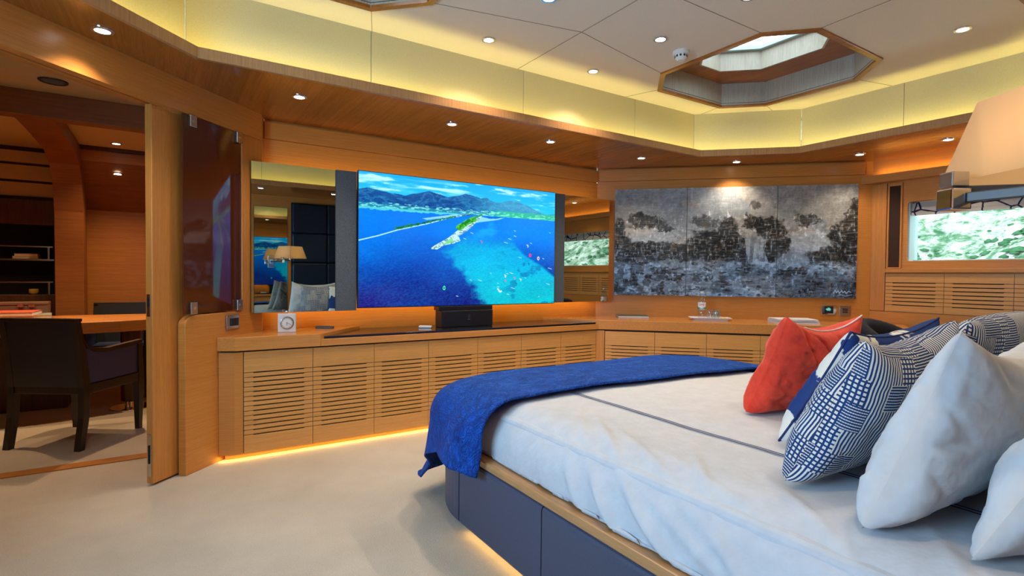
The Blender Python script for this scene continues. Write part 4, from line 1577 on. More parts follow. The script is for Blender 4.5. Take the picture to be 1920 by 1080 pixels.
build('lower_fold', MB().extr([(XW + .040, WY0 + .014, 1.722), (XW + .034, WY0 + .014, 1.70), (XW + .045, WY0 + .014, 1.695), (XW + .050, WY0 + .014, 1.722)], (0, WY1 - WY0 - .028, 0)), 'blind_cloth', bl)

# hillside outside
mb = MB()
NXH, NZH = 90, 40
for j in range(NZH + 1):
    for i in range(NXH + 1):
        yy = -75 + 135 * i / NXH
        xx = 16 + 34 * j / NZH
        zz = -6 + (xx - 16) * 0.75 + 1.6 * math.sin(yy * .21 + xx * .1) + .9 * math.sin(yy * .63 + 2 + xx * .3)
        mb.v.append((xx, yy, zz))
for j in range(NZH):
    for i in range(NXH):
        a = j * (NXH + 1) + i
        mb.f.append((a, a + NXH + 1, a + NXH + 2, a + 1))
o = build('hillside_ground', mb, 'hillside', smooth=True)
o['kind'] = 'stuff'
o['label'] = 'pale rocky hillside seen through the window'
o['category'] = 'hill'
mb = MB()
rs = random.Random(3)
ico_v = [(0, 0, 1), (.89, 0, .45), (.28, .85, .45), (-.72, .53, .45), (-.72, -.53, .45), (.28, -.85, .45), (.72, .53, -.2), (-.28, .85, -.2), (-.89, 0, -.2), (-.28, -.85, -.2), (.72, -.53, -.2)]
ico_f = [(0, 1, 2), (0, 2, 3), (0, 3, 4), (0, 4, 5), (0, 5, 1), (1, 6, 2), (2, 7, 3), (3, 8, 4), (4, 9, 5), (5, 10, 1), (6, 7, 2), (7, 8, 3), (8, 9, 4), (9, 10, 5), (10, 6, 1)]
for k in range(9500):
    xx = rs.uniform(17, 46)
    yy = rs.uniform(-6, 32) if k < 6500 else rs.uniform(-62, -6)
    zz = -6 + (xx - 16) * 0.75 + 1.6 * math.sin(yy * .21 + xx * .1) + .9 * math.sin(yy * .63 + 2 + xx * .3)
    if math.sin(xx * 1.3 + yy * .7) + math.sin(yy * 1.1 - xx * .4) < -.5 + rs.uniform(-.9, .9):
        continue
    r_ = rs.uniform(.06, .21)
    jt = [rs.uniform(.7, 1.3) for _ in ico_v]
    mb.add([(xx + a * r_ * j_, yy + b_ * r_ * 1.2 * j_, zz + c_ * r_ * .8 * j_ + .05) for (a, b_, c_), j_ in zip(ico_v, jt)], ico_f)
o = build('hillside_shrubs', mb, 'shrub', smooth=True)
o['kind'] = 'stuff'
o['label'] = 'dense green shrubs covering the hillside outside the window'
o['category'] = 'shrubs'

# ------------------------------------------------------------------ bed
BX0, BX1, BYF = 1.09, 3.13, 2.62
RB = 0.46


def outline(x0, x1, yf, rad, y0, n=12):
    """bed outline from left head side round the foot to right head side"""
    p = [(x0, y0)]
    for k in range(n + 1):
        a = PI - PI / 2 * k / n
        p.append((x0 + rad + rad * math.cos(a), yf - rad + rad * math.sin(a)))
    for k in range(n + 1):
        a = PI / 2 - PI / 2 * k / n
        p.append((x1 - rad + rad * math.cos(a), yf - rad + rad * math.sin(a)))
    p.append((x1, y0))
    return p


YB0 = -0.18
bed = thing('bed', 'large bed with slate leather base panels and oak ledge, white mattress', 'bed', (2.11, 1.2, 0))
build('plinth', MB().prism(outline(BX0 + .07, BX1 - .07, BYF - .07, RB - .05, YB0), 0, .045), 'bed_oak', bed)
build('base_core', MB().prism(outline(BX0 + .03, BX1 - .03, BYF - .03, RB - .02, YB0), .045, .345), 'black_gap', bed)
build('oak_ledge', MB().prism(outline(BX0 + .004, BX1 - .004, BYF - .004, RB, YB0), .352, .385), 'bed_oak', bed, bevel=0.006)
build('mattress', MB().prism(outline(BX0 + .10, BX1 - .10, BYF - .10, RB - .06, YB0), .386, .56), 'sheet', bed, bevel=0.03, seg=4)


def path_panel(pts_, z0, z1, th, dz=.0):
    """upholstered panel following plan points pts_ (outside on the left of travel)"""
    pv = [Vector((*p, 0)) for p in pts_]
    nr = []
    for i in range(len(pv)):
        e = (pv[min(i + 1, len(pv) - 1)] - pv[max(i - 1, 0)]).normalized()
        nr.append(Vector((-e.y, e.x, 0)))
    # cross section (outward, z)
    r_ = .014
    sec = [(-.02, z0)] + [(th - r_ + r_ * math.sin(a), z0 + r_ - r_ * math.cos(a)) for a in (0, PI / 4, PI / 2)] + [(th - r_ + r_ * math.cos(a), z1 - r_ + r_ * math.sin(a)) for a in (0, PI / 4, PI / 2)] + [(-.02, z1)]
    # dense ends so they round off
    mb = MB()
    m_ = len(sec)
    for i, (p, n_) in enumerate(zip(pv, nr)):
        for a, z in sec:
            q = p + n_ * a
            mb.v.append((q.x, q.y, z))
    for i in range(len(pv) - 1):
        for k in range(m_):
            k2 = (k + 1) % m_
            mb.f.append((i * m_ + k, i * m_ + k2, (i + 1) * m_ + k2, (i + 1) * m_ + k))
    mb.f.append(tuple(range(m_)))
    mb.f.append(tuple(range((len(pv) - 1) * m_, len(pv) * m_))[::-1])
    return mb


full = outline(BX0 + .018, BX1 - .018, BYF - .018, RB, YB0, 16)
cuts_left = [YB0, .19, .84, 1.49, 2.11]
for a, b_ in zip(cuts_left[:-1], cuts_left[1:]):
    build('base_panel', path_panel([(BX0 + .018, a + .003), (BX0 + .018, (a + b_) / 2), (BX0 + .018, b_ - .003)], .047, .350, .018), 'bed_leather', bed, smooth=False)
corner = [(BX0 + .018, 2.116)] + full[1:18]
build('base_panel', path_panel(corner, .047, .350, .018), 'bed_leather', bed)
ft = full[17:19]
build('base_panel', path_panel([(ft[0][0] + .006, ft[0][1]), (ft[1][0] - .006, ft[1][1])], .047, .350, .018), 'bed_leather', bed)
build('base_panel', path_panel(full[18:], .047, .350, .018), 'bed_leather', bed)
led((BX0 + .045, 0.1, .040), (BX0 + .045, 2.1, .040), .45, LEDO, (-.5, 0, -1), 0.008)

# draped cloth over the bed ---------------------------------------
def sdf(px, py, x0, x1, yf, rad):
    cx_, hx = (x0 + x1) / 2, (x1 - x0) / 2
    y0 = -3.0
    cy_, hy = (yf + y0) / 2, (yf - y0) / 2
    qx, qy = np.abs(px - cx_) - (hx - rad), np.abs(py - cy_) - (hy - rad)
    ox, oy = np.maximum(qx, 0), np.maximum(qy, 0)
    d = np.hypot(ox, oy) + np.minimum(np.maximum(qx, qy), 0) - rad
    ln = np.hypot(ox, oy)
    sx_, sy_ = np.sign(px - cx_), np.sign(py - cy_)
    nx_ = np.where(ln > 1e-9, ox / np.maximum(ln, 1e-9), (qx > qy) * 1.0) * sx_
    ny_ = np.where(ln > 1e-9, oy / np.maximum(ln, 1e-9), (qx <= qy) * 1.0) * sy_
    return d, nx_, ny_


def drape(px, py, ztop, r, inset, zmin=None, flare=0.0, off=0.0, wob=None):
    """map flat cloth points to the bed: rolls over the edge with radius r, then hangs"""
    x0, x1, yf = BX0 + inset + r, BX1 - inset - r, BYF - inset - r
    d, nx_, ny_ = sdf(px, py, x0, x1, yf, max(RB - r, .2))
    e = np.maximum(d, 0)
    qx, qy = px - nx_ * e, py - ny_ * e
    R = r + off
    a = np.minimum(e / R, PI / 2)
    ex_ = np.maximum(e - R * PI / 2, 0)
    hor = R * np.sin(a) + ex_ * flare
    z = ztop + off - R * (1 - np.cos(a)) - ex_ * math.sqrt(1 - flare ** 2)
    # soft doming of the top
    dm = np.clip(-d / .6, 0, 1)
    z = z + 0.018 * dm * dm * (3 - 2 * dm)
    if wob is not None:
        hor = hor + wob * np.clip(e / .12, 0, 1)
    return qx + nx_ * hor, qy + ny_ * hor, z, e, d


def grid_mesh(X, Y, Z):
    ny_, nx_ = X.shape
    mb = MB()
    mb.v = np.stack([X, Y, Z], -1).reshape(-1, 3).tolist()
    idx = np.arange(nx_ * ny_).reshape(ny_, nx_)
    mb.f = np.stack([idx[:-1, :-1], idx[:-1, 1:], idx[1:, 1:], idx[1:, :-1]], -1).reshape(-1, 4).tolist()
    return mb


ZT = 0.60
# sheet (duvet): thick soft edge
gx, gy = np.meshgrid(np.linspace(0.93, 3.29, 260), np.linspace(-0.172, 2.75, 320))
X, Y, Z, e, d = drape(gx, gy, ZT - .005, .20, .045)
wr = (fbm(gx * 3.2 + gy * 1.5, gy * 3.0 - gx, 5, 4) - .5) * .022
fold = np.zeros_like(gx)
for (fy, fx, ang, ln_, am) in ((1.30, 1.12, .9, .30, .012), (1.18, 1.16, 1.0, .34, .014), (1.02, 1.20, 1.15, .30, .012), (.86, 1.16, .8, .26, .012), (.72, 1.2, 1.3, .3, .010), (1.45, 1.14, .7, .24, .009), (1.6, 1.12, .6, .2, .007), (.55, 1.2, 1.0, .3, .010), (.3, 1.15, .6, .3, .01), (1.24, 1.08, .8, .22, .010), (1.10, 1.10, 1.0, .25, .011), (.95, 1.10, 1.2, .2, .010), (.90, 1.2, 2.2, .12, .008), (.80, 1.15, 2.4, .12, .008), (1.38, 1.08, .75, .2, .008), (1.52, 1.06, .6, .2, .006)):
    ca, sa = math.cos(ang), math.sin(ang)
    du, dv = (gx - fx) * ca + (gy - fy) * sa, -(gx - fx) * sa + (gy - fy) * ca
    fold += am * np.exp(-(dv / .018) ** 2) * np.exp(-(du / ln_) ** 2)
Z = Z + wr * .5 + fold * (1 - sm(e, .02, .2))
Z = np.maximum(Z, .395)
low_ = sm(ZT - .02 - Z, 0, .16)
X = X - (wr * .8 + fold * 1.3) * low_
t_ = grid_mesh(X, Y, Z)
sheet = build('duvet', t_, 'sheet', smooth=True)
tag(sheet, 'smooth white duvet with a thin double navy stripe covering the bed', 'duvet')
so = sheet.modifiers.new('thick', 'SOLIDIFY')
so.thickness = 0.006
so.offset = -1


def stripe(px0, wdt):
    ys = np.linspace(0.0, 1.95, 150)
    P = []
    gx_, gy_ = np.meshgrid(np.array([px0 - wdt / 2, px0 + wdt / 2]), ys)
    X_, Y_, Z_, _, _ = drape(gx_, gy_, ZT - .005, .20, .045)
    wr_ = (fbm(gx_ * 3.2 + gy_ * 1.5, gy_ * 3.0 - gx_, 5, 4) - .5) * .022
    fo = np.zeros_like(gx_)
    return grid_mesh(X_, Y_, Z_ + wr_ * .5 + .0032)


for px0 in (1.586, 1.602):
    s_ = build('navy_stripe', stripe(px0, .0060), 'navy_piping', sheet)

# blue throw over the foot
gx, gy = np.meshgrid(np.linspace(0.875, 3.40, 300), np.linspace(1.86, 3.02, 150))
edge_w = .035 * (fbm(gx * 2.2, gy * 0, 9, 3) - .5)
gy2 = gy + edge_w * (1 - (gy - 1.86) / 1.16) + .06 * np.exp(-((gx - 1.55) / .5) ** 2) * (1 - (gy - 1.86) / 1.16)
gx2 = gx + .03 * (fbm(gy * 5, gx * 0, 19, 3) - .5) * np.exp(-((gx - .875) / .2) ** 2)
wob = -.004 + .018 * (1 + np.sin(gy2 * 15 + gx2 * 3)) + .016 * (1 + np.sin(gy2 * 8 + 2.4 - gx2 * 6))
X, Y, Z, e, d = drape(gx2, gy2, ZT + .012, .16, .0, flare=.26, off=.004, wob=wob)
Z = Z + (fbm(gx * 3.2 + gy * 1.5, gy * 3.0 - gx, 5, 4) - .5) * .011 + .004 * (fbm(gx * 7, gy * 7, 77, 3) - .5)
Z = np.maximum(Z, .10)
ledge = (X > BX0 - .012) & (X < BX1 + .012) & (Y < BYF + .012)
thr = build('throw_blanket', grid_mesh(X, Y, Z), 'blue_throw', smooth=True)
so = thr.modifiers.new('thick', 'SOLIDIFY')
so.thickness = 0.012
so.offset = 1
tag(thr, 'royal blue quilted throw draped over the foot of the bed', 'blanket')

# ------------------------------------------------------------------ cushions
def cushion(name, label, cat, group, TL, TR, BR, BL, th, mat, sag=.02, seed=1, pinch=.05, piping=None, wrinkle=.006, thf=None, power=.42, front=.48, endp=.30, far_piping=False):
    TL, TR, BR, BL = (np.array(p, float) for p in (TL, TR, BR, BL))
    n_ = 80
    uu_, vv_ = np.meshgrid(np.linspace(-1, 1, n_), np.linspace(-1, 1, n_))   # v=+1 top
    pu = uu_ * (1 - pinch * (1 - vv_ ** 2))
    pv = vv_ * (1 - pinch * (1 - uu_ ** 2))
    a, b_ = (pu + 1) / 2, (pv + 1) / 2
    P = (BL * ((1 - a) * (1 - b_))[..., None] + BR * (a * (1 - b_))[..., None] + TR * (a * b_)[..., None] + TL * ((1 - a) * b_)[..., None])
    nrm = np.cross(TR - TL, TL - BL)
    nrm = nrm / np.linalg.norm(nrm)       # points to -normal side
    P[..., 2] -= sag * (1 - uu_ ** 2) * b_ ** 2
    prof_ = np.clip(1 - uu_ ** 2, 0, 1) ** endp * np.clip(1 - vv_ ** 2, 0, 1) ** power
    prof_ = prof_ * (1.0 + .12 * (-vv_))      # fuller low
    W = np.linalg.norm(TR - TL)
    H = np.linalg.norm(TL - BL)
    mb = MB()
    vs, uvs = [], []
    for side in (1, -1):
        t2 = th * prof_ * ((1 - front) if side > 0 else front)
        cr_ = 1 - np.abs(2 * fbm(uu_ * 2.2 + vv_ * 1.4 + seed, vv_ * 1.2 - uu_ * .6 + 5 * side, seed + 9, 3) - 1)
        wn_ = -wrinkle * .55 * sm(cr_, .80, 1.0) + wrinkle * (fbm(uu_ * 3 + seed, vv_ * 3 + 5 * side, seed, 4) - .5) * 2 + wrinkle * .8 * np.sin((uu_ * 5 + vv_ * 3 + seed)) * np.exp(-((np.abs(uu_) - .9) / .25) ** 2)
        Q = P + nrm * (side * (t2 + wn_ * np.minimum(prof_ * 2, 1)))[..., None]
        vs.append(Q.reshape(-1, 3))
        du_ = np.linalg.norm(np.diff(Q, axis=1), axis=2)
        cu_ = np.concatenate([np.zeros((n_, 1)), np.cumsum(du_, 1)], 1)
        dv_ = np.linalg.norm(np.diff(Q, axis=0), axis=2)
        cv_ = np.concatenate([np.zeros((1, n_)), np.cumsum(dv_, 0)], 0)
        uvs.append(np.stack([cu_ - cu_[:, n_ // 2:n_ // 2 + 1] + 1.0 + .3 * side, cv_ - cv_[n_ // 2:n_ // 2 + 1, :] + 1.0], -1).reshape(-1, 2))
    V_all = np.vstack(vs)
    idx = np.arange(n_ * n_).reshape(n_, n_)
    f1 = np.stack([idx[:-1, :-1], idx[:-1, 1:], idx[1:, 1:], idx[1:, :-1]], -1).reshape(-1, 4)
    f2 = f1[:, ::-1] + n_ * n_
    border = list(idx[0, :]) + list(idx[1:, -1]) + list(idx[-1, ::-1][1:]) + list(idx[::-1, 0][1:-1])
    fb = [[border[(k + 1) % len(border)], border[k], border[k] + n_ * n_, border[(k + 1) % len(border)] + n_ * n_] for k in range(len(border))]
    mb.v = V_all.tolist()
    mb.f = f1.tolist() + f2.tolist() + fb
    mb.uv = np.vstack(uvs).tolist()
    bc_ = (BL + BR) / 2
    if piping:
        t_ = thing(name, label, cat, tuple(bc_), group)
        build('cover', mb, mat, t_, smooth=True)
        ep = [V_all[k] for k in border]
        ep.append(ep[0])
        if far_piping:
            ep = ep[n_ - 1:int(n_ * 2.75)]
        build('piping', MB().tube(ep, .0035, 6), piping, t_, smooth=True)
        return t_
    o = build(name, mb, mat, smooth=True, base=tuple(bc_))
    tag(o, label, cat, group)
    return o


cushion('cushion', 'coral red velvet cushion, frontmost of the cushions on the bed', 'cushion', None,
        (1.90, 1.10, 1.010), (2.39, 1.07, 1.000), (2.37, 1.25, .625), (1.90, 1.26, .625), .21, 'red_velvet', sag=.05, seed=3, pinch=.07, piping='piping_white', wrinkle=.014, far_piping=True)
cushion('cushion', 'navy and cream printed cushion between the red cushion and the patchwork ones', 'cushion', 'printed cushions',
        (1.72, .80, .990), (2.36, .80, 1.010), (2.34, .98, .625), (1.66, .98, .625), .17, 'navy_cream_print', sag=.03, seed=8, piping='navy_piping')
cushion('cushion', 'navy and cream printed cushion at the far side of the bed', 'cushion', 'printed cushions',
        (2.62, 1.00, .935), (3.02, 1.00, .935), (3.02, 1.13, .61), (2.62, 1.13, .61), .14, 'navy_cream_print', sag=.01, seed=12, piping='navy_piping')
cushion('cushion', 'navy patchwork cushion of stripes and dashes, nearer one of the two', 'cushion', 'patchwork cushions',
        (1.42, .625, 1.000), (1.90, .60, 1.035), (1.88, .83, .625), (1.37, .79, .615), .20, 'navy_patchwork', sag=.035, seed=15)
cushion('cushion', 'navy patchwork cushion of stripes and dashes, at the right picture edge', 'cushion', 'patchwork cushions',
        (1.99, .60, 1.025), (2.52, .58, 1.045), (2.50, .80, .625), (1.96, .80, .62), .18, 'navy_patchwork', sag=-.012, seed=16)
cushion('pillow', 'large white pillow with pointed corner directly behind the patchwork cushions', 'pillow', 'white pillows',
        (1.355, .42, 1.045), (2.02, .38, 1.05), (2.00, .56, .62), (1.275, .56, .605), .21, 'pillow_white', sag=.075, seed=21, pinch=.03, wrinkle=.012)
cushion('pillow', 'large white pillow at the lower right picture corner, nearest the headboard', 'pillow', 'white pillows',
        (1.40, .19, 1.03), (2.06, .11, 1.05), (2.02, .31, .62), (1.315, .383, .605), .19, 'pillow_white', sag=.05, seed=25, pinch=.03, wrinkle=.012)
cushion('pillow', 'large white pillow on the far half of the bed beside the pointed one', 'pillow', 'white pillows',
        (2.14, .38, 1.06), (2.82, .36, 1.05), (2.80, .56, .62), (2.12, .56, .62), .22, 'pillow_white', sag=.03, seed=27, pinch=.03, wrinkle=.010)
cushion('pillow', 'white pillow against the far half of the headboard', 'pillow', 'white pillows',
        (2.14, .02, 1.03), (2.82, .02, 1.04), (2.80, .20, .62), (2.12, .20, .62), .20, 'pillow_white', sag=.03, seed=28, pinch=.03, wrinkle=.010)

# ------------------------------------------------------------------ head of the bed
hb = thing('headboard', 'dark navy leather headboard of square tufted panels on the head wall', 'headboard', (2.1, YH, 0.4))
build('backing_board', MB().box(1.47, YH, 0.4, 2.89, YH + .015, 2.13), 'black_gap', hb)
for i in range(3):
    for j in range(4):
        x0, z0 = 1.478 + i * .470, .465 + j * .415
        build('padded_panel', MB().box(x0 + .003, YH + .012, z0 + .003, x0 + .467, YH + .062, z0 + .412), 'headboard_leather', hb, bevel=0.022, seg=4, smooth=False)
for x0, x1, lb in ((1.00, 1.42, 'tall mirror strip on the head wall left of the headboard'), (2.94, 3.36, 'tall mirror strip on the head wall right of the headboard')):
    t_ = thing('wall_mirror', lb, 'mirror', ((x0 + x1) / 2, YH, .6))
    build('backing', MB().box(x0 - .004, YH, .596, x1 + .004, YH + .006, 2.054), 'mirror_edge', t_)
    build('mirror_glass', MB().box(x0, YH + .006, .6, x1, YH + .009, 2.05), 'mirror', t_)

# swing arm lamp
lc = Vector((1.368, .261, 0))
ru, vu = Vector((.84, -.54, 0)).normalized(), Vector((.54, .84, 0)).normalized()
lamp = thing('swing_arm_lamp', 'swing arm wall lamp with square cream shade over the pillows', 'lamp', (1.21, YH, 1.31))
hb_, ha_ = .14, .1015
z0, z1 = 1.342, 1.497
mb = MB()
cs = [(-1, -1), (1, -1), (1, 1), (-1, 1)]
outer = [lc + ru * a * hb_ + vu * b_ * hb_ + Vector((0, 0, z0)) for a, b_ in cs] + [lc + ru * a * ha_ + vu * b_ * ha_ + Vector((0, 0, z1)) for a, b_ in cs]
inner = [lc + ru * a * (hb_ - .002) + vu * b_ * (hb_ - .002) + Vector((0, 0, z0)) for a, b_ in cs] + [lc + ru * a * (ha_ - .002) + vu * b_ * (ha_ - .002) + Vector((0, 0, z1)) for a, b_ in cs]
fs = []
for i in range(4):
    j = (i + 1) % 4
    fs += [(i, j, 4 + j, 4 + i)]
mb.add(outer, fs)
shd = build('lamp_shade', mb, 'shade_cloth', lamp)
sp_ = MB()
for a, b_ in cs:
    sp_.tube([lc + Vector((0, 0, 1.40)), lc + ru * a * (hb_ - .016) + vu * b_ * (hb_ - .016) + Vector((0, 0, 1.372))], .0018, 6)
build('shade_carrier', sp_, 'steel', shd)
build('lamp_socket', MB().lathe(lc + Vector((0, 0, 1.312)), [(0, 0), (.012, 0), (.012, .02), (.018, .022), (.018, .05), (0, .05)], 18), 'steel', lamp)
build('light_bulb', MB().lathe(lc + Vector((0, 0, 1.362)), [(0, 0), (.010, 0), (.020, .018), (.024, .034), (.018, .052), (.008, .060), (0, .061)], 20), 'bulb', lamp, smooth=True)
jc = Vector((1.247, .405, 0))
build('arm_joint', MB().obox(jc + Vector((0, 0, 1.300)), ru, vu, (0, 0, 1), .019, .019, .020), 'chrome', lamp, bevel=0.003)
build('joint_cap', MB().obox(jc + Vector((0, 0, 1.337)), ru, vu, (0, 0, 1), .016, .016, .014), 'steel', lamp, bevel=0.002)
pc = Vector((1.21, YH + .06, 1.305))


def bar(a, b_, hw, hh):
    a, b_ = Vector(a), Vector(b_)
    e = (b_ - a).normalized()
    s_ = Vector((-e.y, e.x, 0)).normalized()
    return MB().obox((a + b_) / 2, e, s_, e.cross(s_), (b_ - a).length / 2, hw, hh)


build('swing_arm', bar(pc, jc + Vector((0, -.022, 1.302)), .007, .009), 'arm_metal', lamp, bevel=0.002)
build('swing_arm', bar(jc + Vector((0, 0, 1.317)), lc + Vector((0, 0, 1.317)), .007, .008), 'arm_metal', lamp, bevel=0.002)
build('wall_plate', MB().box(1.17, YH + .009, 1.22, 1.25, YH + .028, 1.39), 'steel', lamp, bevel=0.003)
build('wall_pivot', MB().box(1.19, YH + .028, 1.275, 1.23, YH + .07, 1.335), 'chrome', lamp, bevel=0.003)
light('bulb_light', 'POINT', tuple(lc + Vector((0, 0, 1.395))), 12.0, (1.0, .62, .28), .02, parent=lamp)
bpy.data.objects['bulb_light'].location = lc + Vector((0, 0, 1.395)) - lamp.location

# armchair behind the bed, beside the window wall
ch = thing('armchair', 'dark round-backed armchair behind the bed by the window wall', 'chair', (4.52, 1.78, 0))
mb = MB()
sec = []
for k in range(13):
    a = math.radians(-20 + 220 * k / 12)
    sec.append((4.52 + .26 * math.cos(a), 1.76 + .26 * math.sin(a)))
# shell back rises to the middle
for k, (x, y) in enumerate(sec):
    f_ = math.sin(PI * k / 12)
    zt_ = .60 + .235 * f_ ** .6
    d = Vector((x - 4.52, y - 1.76, 0)).normalized()
    for q, z in ((0, .40), (0.03, zt_ - .03), (.02, zt_), (-.01, zt_ + .012), (-.045, zt_), (-.055, zt_ - .04), (-.05, .40)):
        mb.v.append((x + d.x * q, y + d.y * q, z))
for k in range(12):
    for j in range(7):
        j2 = (j + 1) % 7
        mb.f.append((k * 7 + j, (k + 1) * 7 + j, (k + 1) * 7 + j2, k * 7 + j2))
mb.f.append(tuple(range(7)))
mb.f.append(tuple(range(84, 91))[::-1])
build('backrest', mb, 'dark_fabric', ch, smooth=True)
build('seat', MB().lathe((4.52, 1.76, .34), [(0, 0), (.24, 0), (.25, .02), (.25, .09), (.22, .12), (0, .125)], 32), 'dark_fabric', ch, smooth=True)
for a, b_ in ((-1, -1), (1, -1), (1, 1), (-1, 1)):
    build('leg', MB().tube([(4.52 + a * .19, 1.76 + b_ * .19, 0), (4.52 + a * .16, 1.76 + b_ * .16, .345)], [.012, .018], 10), 'wenge', ch)
cushion('cushion', 'small dark-edged cream printed cushion behind the bed beside the armchair', 'cushion', None,
        (4.28, 1.36, .83), (4.62, 1.25, .80), (4.60, 1.25, .50), (4.28, 1.36, .50), .12, 'navy_cream_print', sag=0, seed=30, piping='navy_piping')
# low bench that carries it
bn = thing('bench', 'low dark bench behind the bed under the window wall', 'bench', (4.45, 1.28, 0))
build('seat', MB().box(4.15, 1.08, .38, 4.85, 1.46, .495), 'dark_fabric', bn, bevel=.02)
for a, b_ in ((4.19, 1.12), (4.81, 1.12), (4.19, 1.42), (4.81, 1.42)):
    build('leg', MB().box(a - .02, b_ - .02, 0, a + .02, b_ + .02, .38), 'wenge', bn)

# ------------------------------------------------------------------ office beyond the sliding door
ZO = 2.30
struct('ceiling_office', MB().prism([(-3.05, 2.1), (-1.3, 2.1), (-1.3, 2.33), (.55, 4.12), (.60, 4.2), (1.0, 4.2), (1.0, 6.9), (-3.05, 6.9)], ZO, ZO + .03), 'office_ceiling')
struct('trim_30', MB().box(-3.0, 4.57, 2.14, 0.98, 4.70, ZO), 'office_beam', bevel=.004)
struct('trim_31', MB().box(-0.66, 6.30, 2.165, 0.98, 6.36, ZO - .03), 'office_oak', bevel=.004)
struct('trim_32', MB().box(-0.66, 6.26, ZO - .032, 0.98, 6.34, ZO), 'office_dark')
mb = MB().extr([(-0.68, 6.30, 2.165), (-0.68, 6.80, 1.76), (-0.68, 6.85, 1.76), (-0.68, 6.85, 2.3), (-0.68, 6.33, 2.3)], (1.66, 0, 0))
struct('ceiling_sloping', mb, 'office_beam')  # darker wood: shade of the downward face put into the colour
struct('wall_office_back', MB().box(-3.05, 6.80, 0, 0.98, 6.92, ZO + .03), 'office_oak')
struct('wall_office_left', MB().box(-3.1, 2.1, 0, -3.0, 6.92, ZO + .03), 'office_oak')
struct('wall_office_front', MB().box(-3.05, 2.05, 0, -1.27, 2.17, ZO + .03), 'office_oak')
struct('wall_office_right', MB().box(0.98, 4.19, 0, 1.05, 6.92, ZO + .03).box(0.57, 4.19, 0, 0.99, 4.25, ZO + .03).box(.40, 4.08, 0, .57, 4.2, ZO + .03), 'office_oak')
# floor strip of the second threshold
struct('trim_33', MB().box(-3.0, 3.985, 0, 0.42, 4.08, 0.006), 'office_oak')
# bent frame: rafter and post in one curve
rib = []
path = [(4.70, 2.19), (5.4, 2.19), (5.95, 2.17), (6.2, 2.10), (6.36, 1.95), (6.44, 1.70), (6.46, 1.3), (6.46, 0.0)]
mb = MB()
out_ = [(y, z) for y, z in path]
inn_ = [(4.70, ZO), (5.5, ZO), (6.1, ZO), (6.42, 2.26), (6.60, 2.05), (6.68, 1.75), (6.70, 1.3), (6.70, 0)]
for k in range(len(path) - 1):
    a, b_, c_, d_ = out_[k], out_[k + 1], inn_[k + 1], inn_[k]
    mb.extr([(-0.86, *a), (-0.86, *b_), (-0.86, *c_), (-0.86, *d_)], (0.21, 0, 0))
struct('trim_34', mb, 'office_beam')
# sloping hull panels left of the frame
for k, (za, zb_) in enumerate(((2.15, 2.255), (1.99, 2.125), (1.84, 1.965))):
    struct('trim_%d' % (35 + k), MB().box(-3.0, 6.66, za, -0.862, 6.70, zb_), 'office_ceiling')
struct('trim_38', MB().box(-3.0, 6.70, 1.80, -0.862, 6.78, ZO), 'office_dark')
# built-in bookcase
bcx0, bcx1 = -2.2, -0.862
bk = thing('bookcase', 'dark wood bookcase with silver rails across its shelves in the office', 'bookcase', (-1.5, 6.7, 0))
mb = MB()
mb.box(bcx0, 6.60, 1.575, bcx1, 6.79, 1.80)
mb.box(bcx0, 6.60, 0, bcx1, 6.79, .925)
mb.box(-0.885, 6.60, .925, bcx1, 6.79, 1.575)
mb.box(bcx0, 6.60, .925, bcx0 + .04, 6.79, 1.575)
build('carcass', mb, 'office_dark', bk, bevel=.002)
build('niche_back', MB().box(bcx0 + .04, 6.775, .925, -0.885, 6.79, 1.575), 'black_gap', bk)
build('shelf', MB().box(bcx0 + .04, 6.605, 1.242, -0.886, 6.774, 1.258), 'steel', bk)
for z in (1.372, 1.042):
    rl = build('rail', MB().box(bcx0 + .04, 6.602, z - .006, -0.895, 6.614, z + .006), 'steel', bk)
    zb2 = 1.258 if z > 1.2 else .926
    for x in (-0.925, -1.55, -2.1):
        build('rail_post', MB().box(x - .006, 6.603, zb2, x + .006, 6.613, z - .006), 'steel', rl)
for k, (x0, x1, z0, lb) in enumerate(((-1.185, -1.00, 1.259, 'pale book lying on the upper bookcase shelf, lower of two'), (-1.172, -1.005, 1.283, 'pale book lying on the upper bookcase shelf, upper of two'))):
    slabbook('book', lb, 'book', ((x0 + x1) / 2, 6.69, z0), (1, 0, 0), (x1 - x0) / 2, .065, .023, 'book_cream', 'pale books on the bookcase shelf', 'book_cream')
t_ = build('small_bowl', MB().lathe((-1.045, 6.68, .926), [(0, 0), (.020, 0), (.034, .015), (.036, .05), (.032, .052), (.028, .02), (0, .015)], 20), 'yellow_ceramic', smooth=True)
tag(t_, 'small yellow bowl at the bottom of the bookcase niche', 'bowl')

# table
tb = thing('dining_table', 'long oak office table with rounded front, one dark column and cabinet base', 'table', (-.6, 5.75, 0))
pts_ = [(-2.2, 5.25), (-0.95, 5.22), (-0.60, 5.24), (-0.30, 5.31), (0.0, 5.44), (.22, 5.62), (.30, 5.80), (.22, 5.98), (0.0, 6.08), (-0.5, 6.14), (-2.2, 6.16)]
build('tabletop', MB().prism(pts_, .665, .755), 'office_oak', tb, bevel=.006)
build('column', MB().lathe((-.25, 5.58, .06), [(0, 0), (.075, 0), (.075, .60), (0, .60)], 28), 'office_dark', tb, smooth=False)
build('base_disc', MB().lathe((-.25, 5.53, 0), [(0, 0), (.155, 0), (.155, .010), (.15, .014), (.045, .016), (.04, .06), (0, .06)], 36), 'chrome', tb)
build('cabinet_base', MB().box(-2.1, 5.80, 0.0, -0.70, 6.08, .662), 'office_dark', tb, bevel=.003)
slabbook('book', 'thick grey-green book under the red one on the office table', 'book', (-1.02, 5.80, .756), (1, .12, 0), .22, .16, .036, 'book_grey')
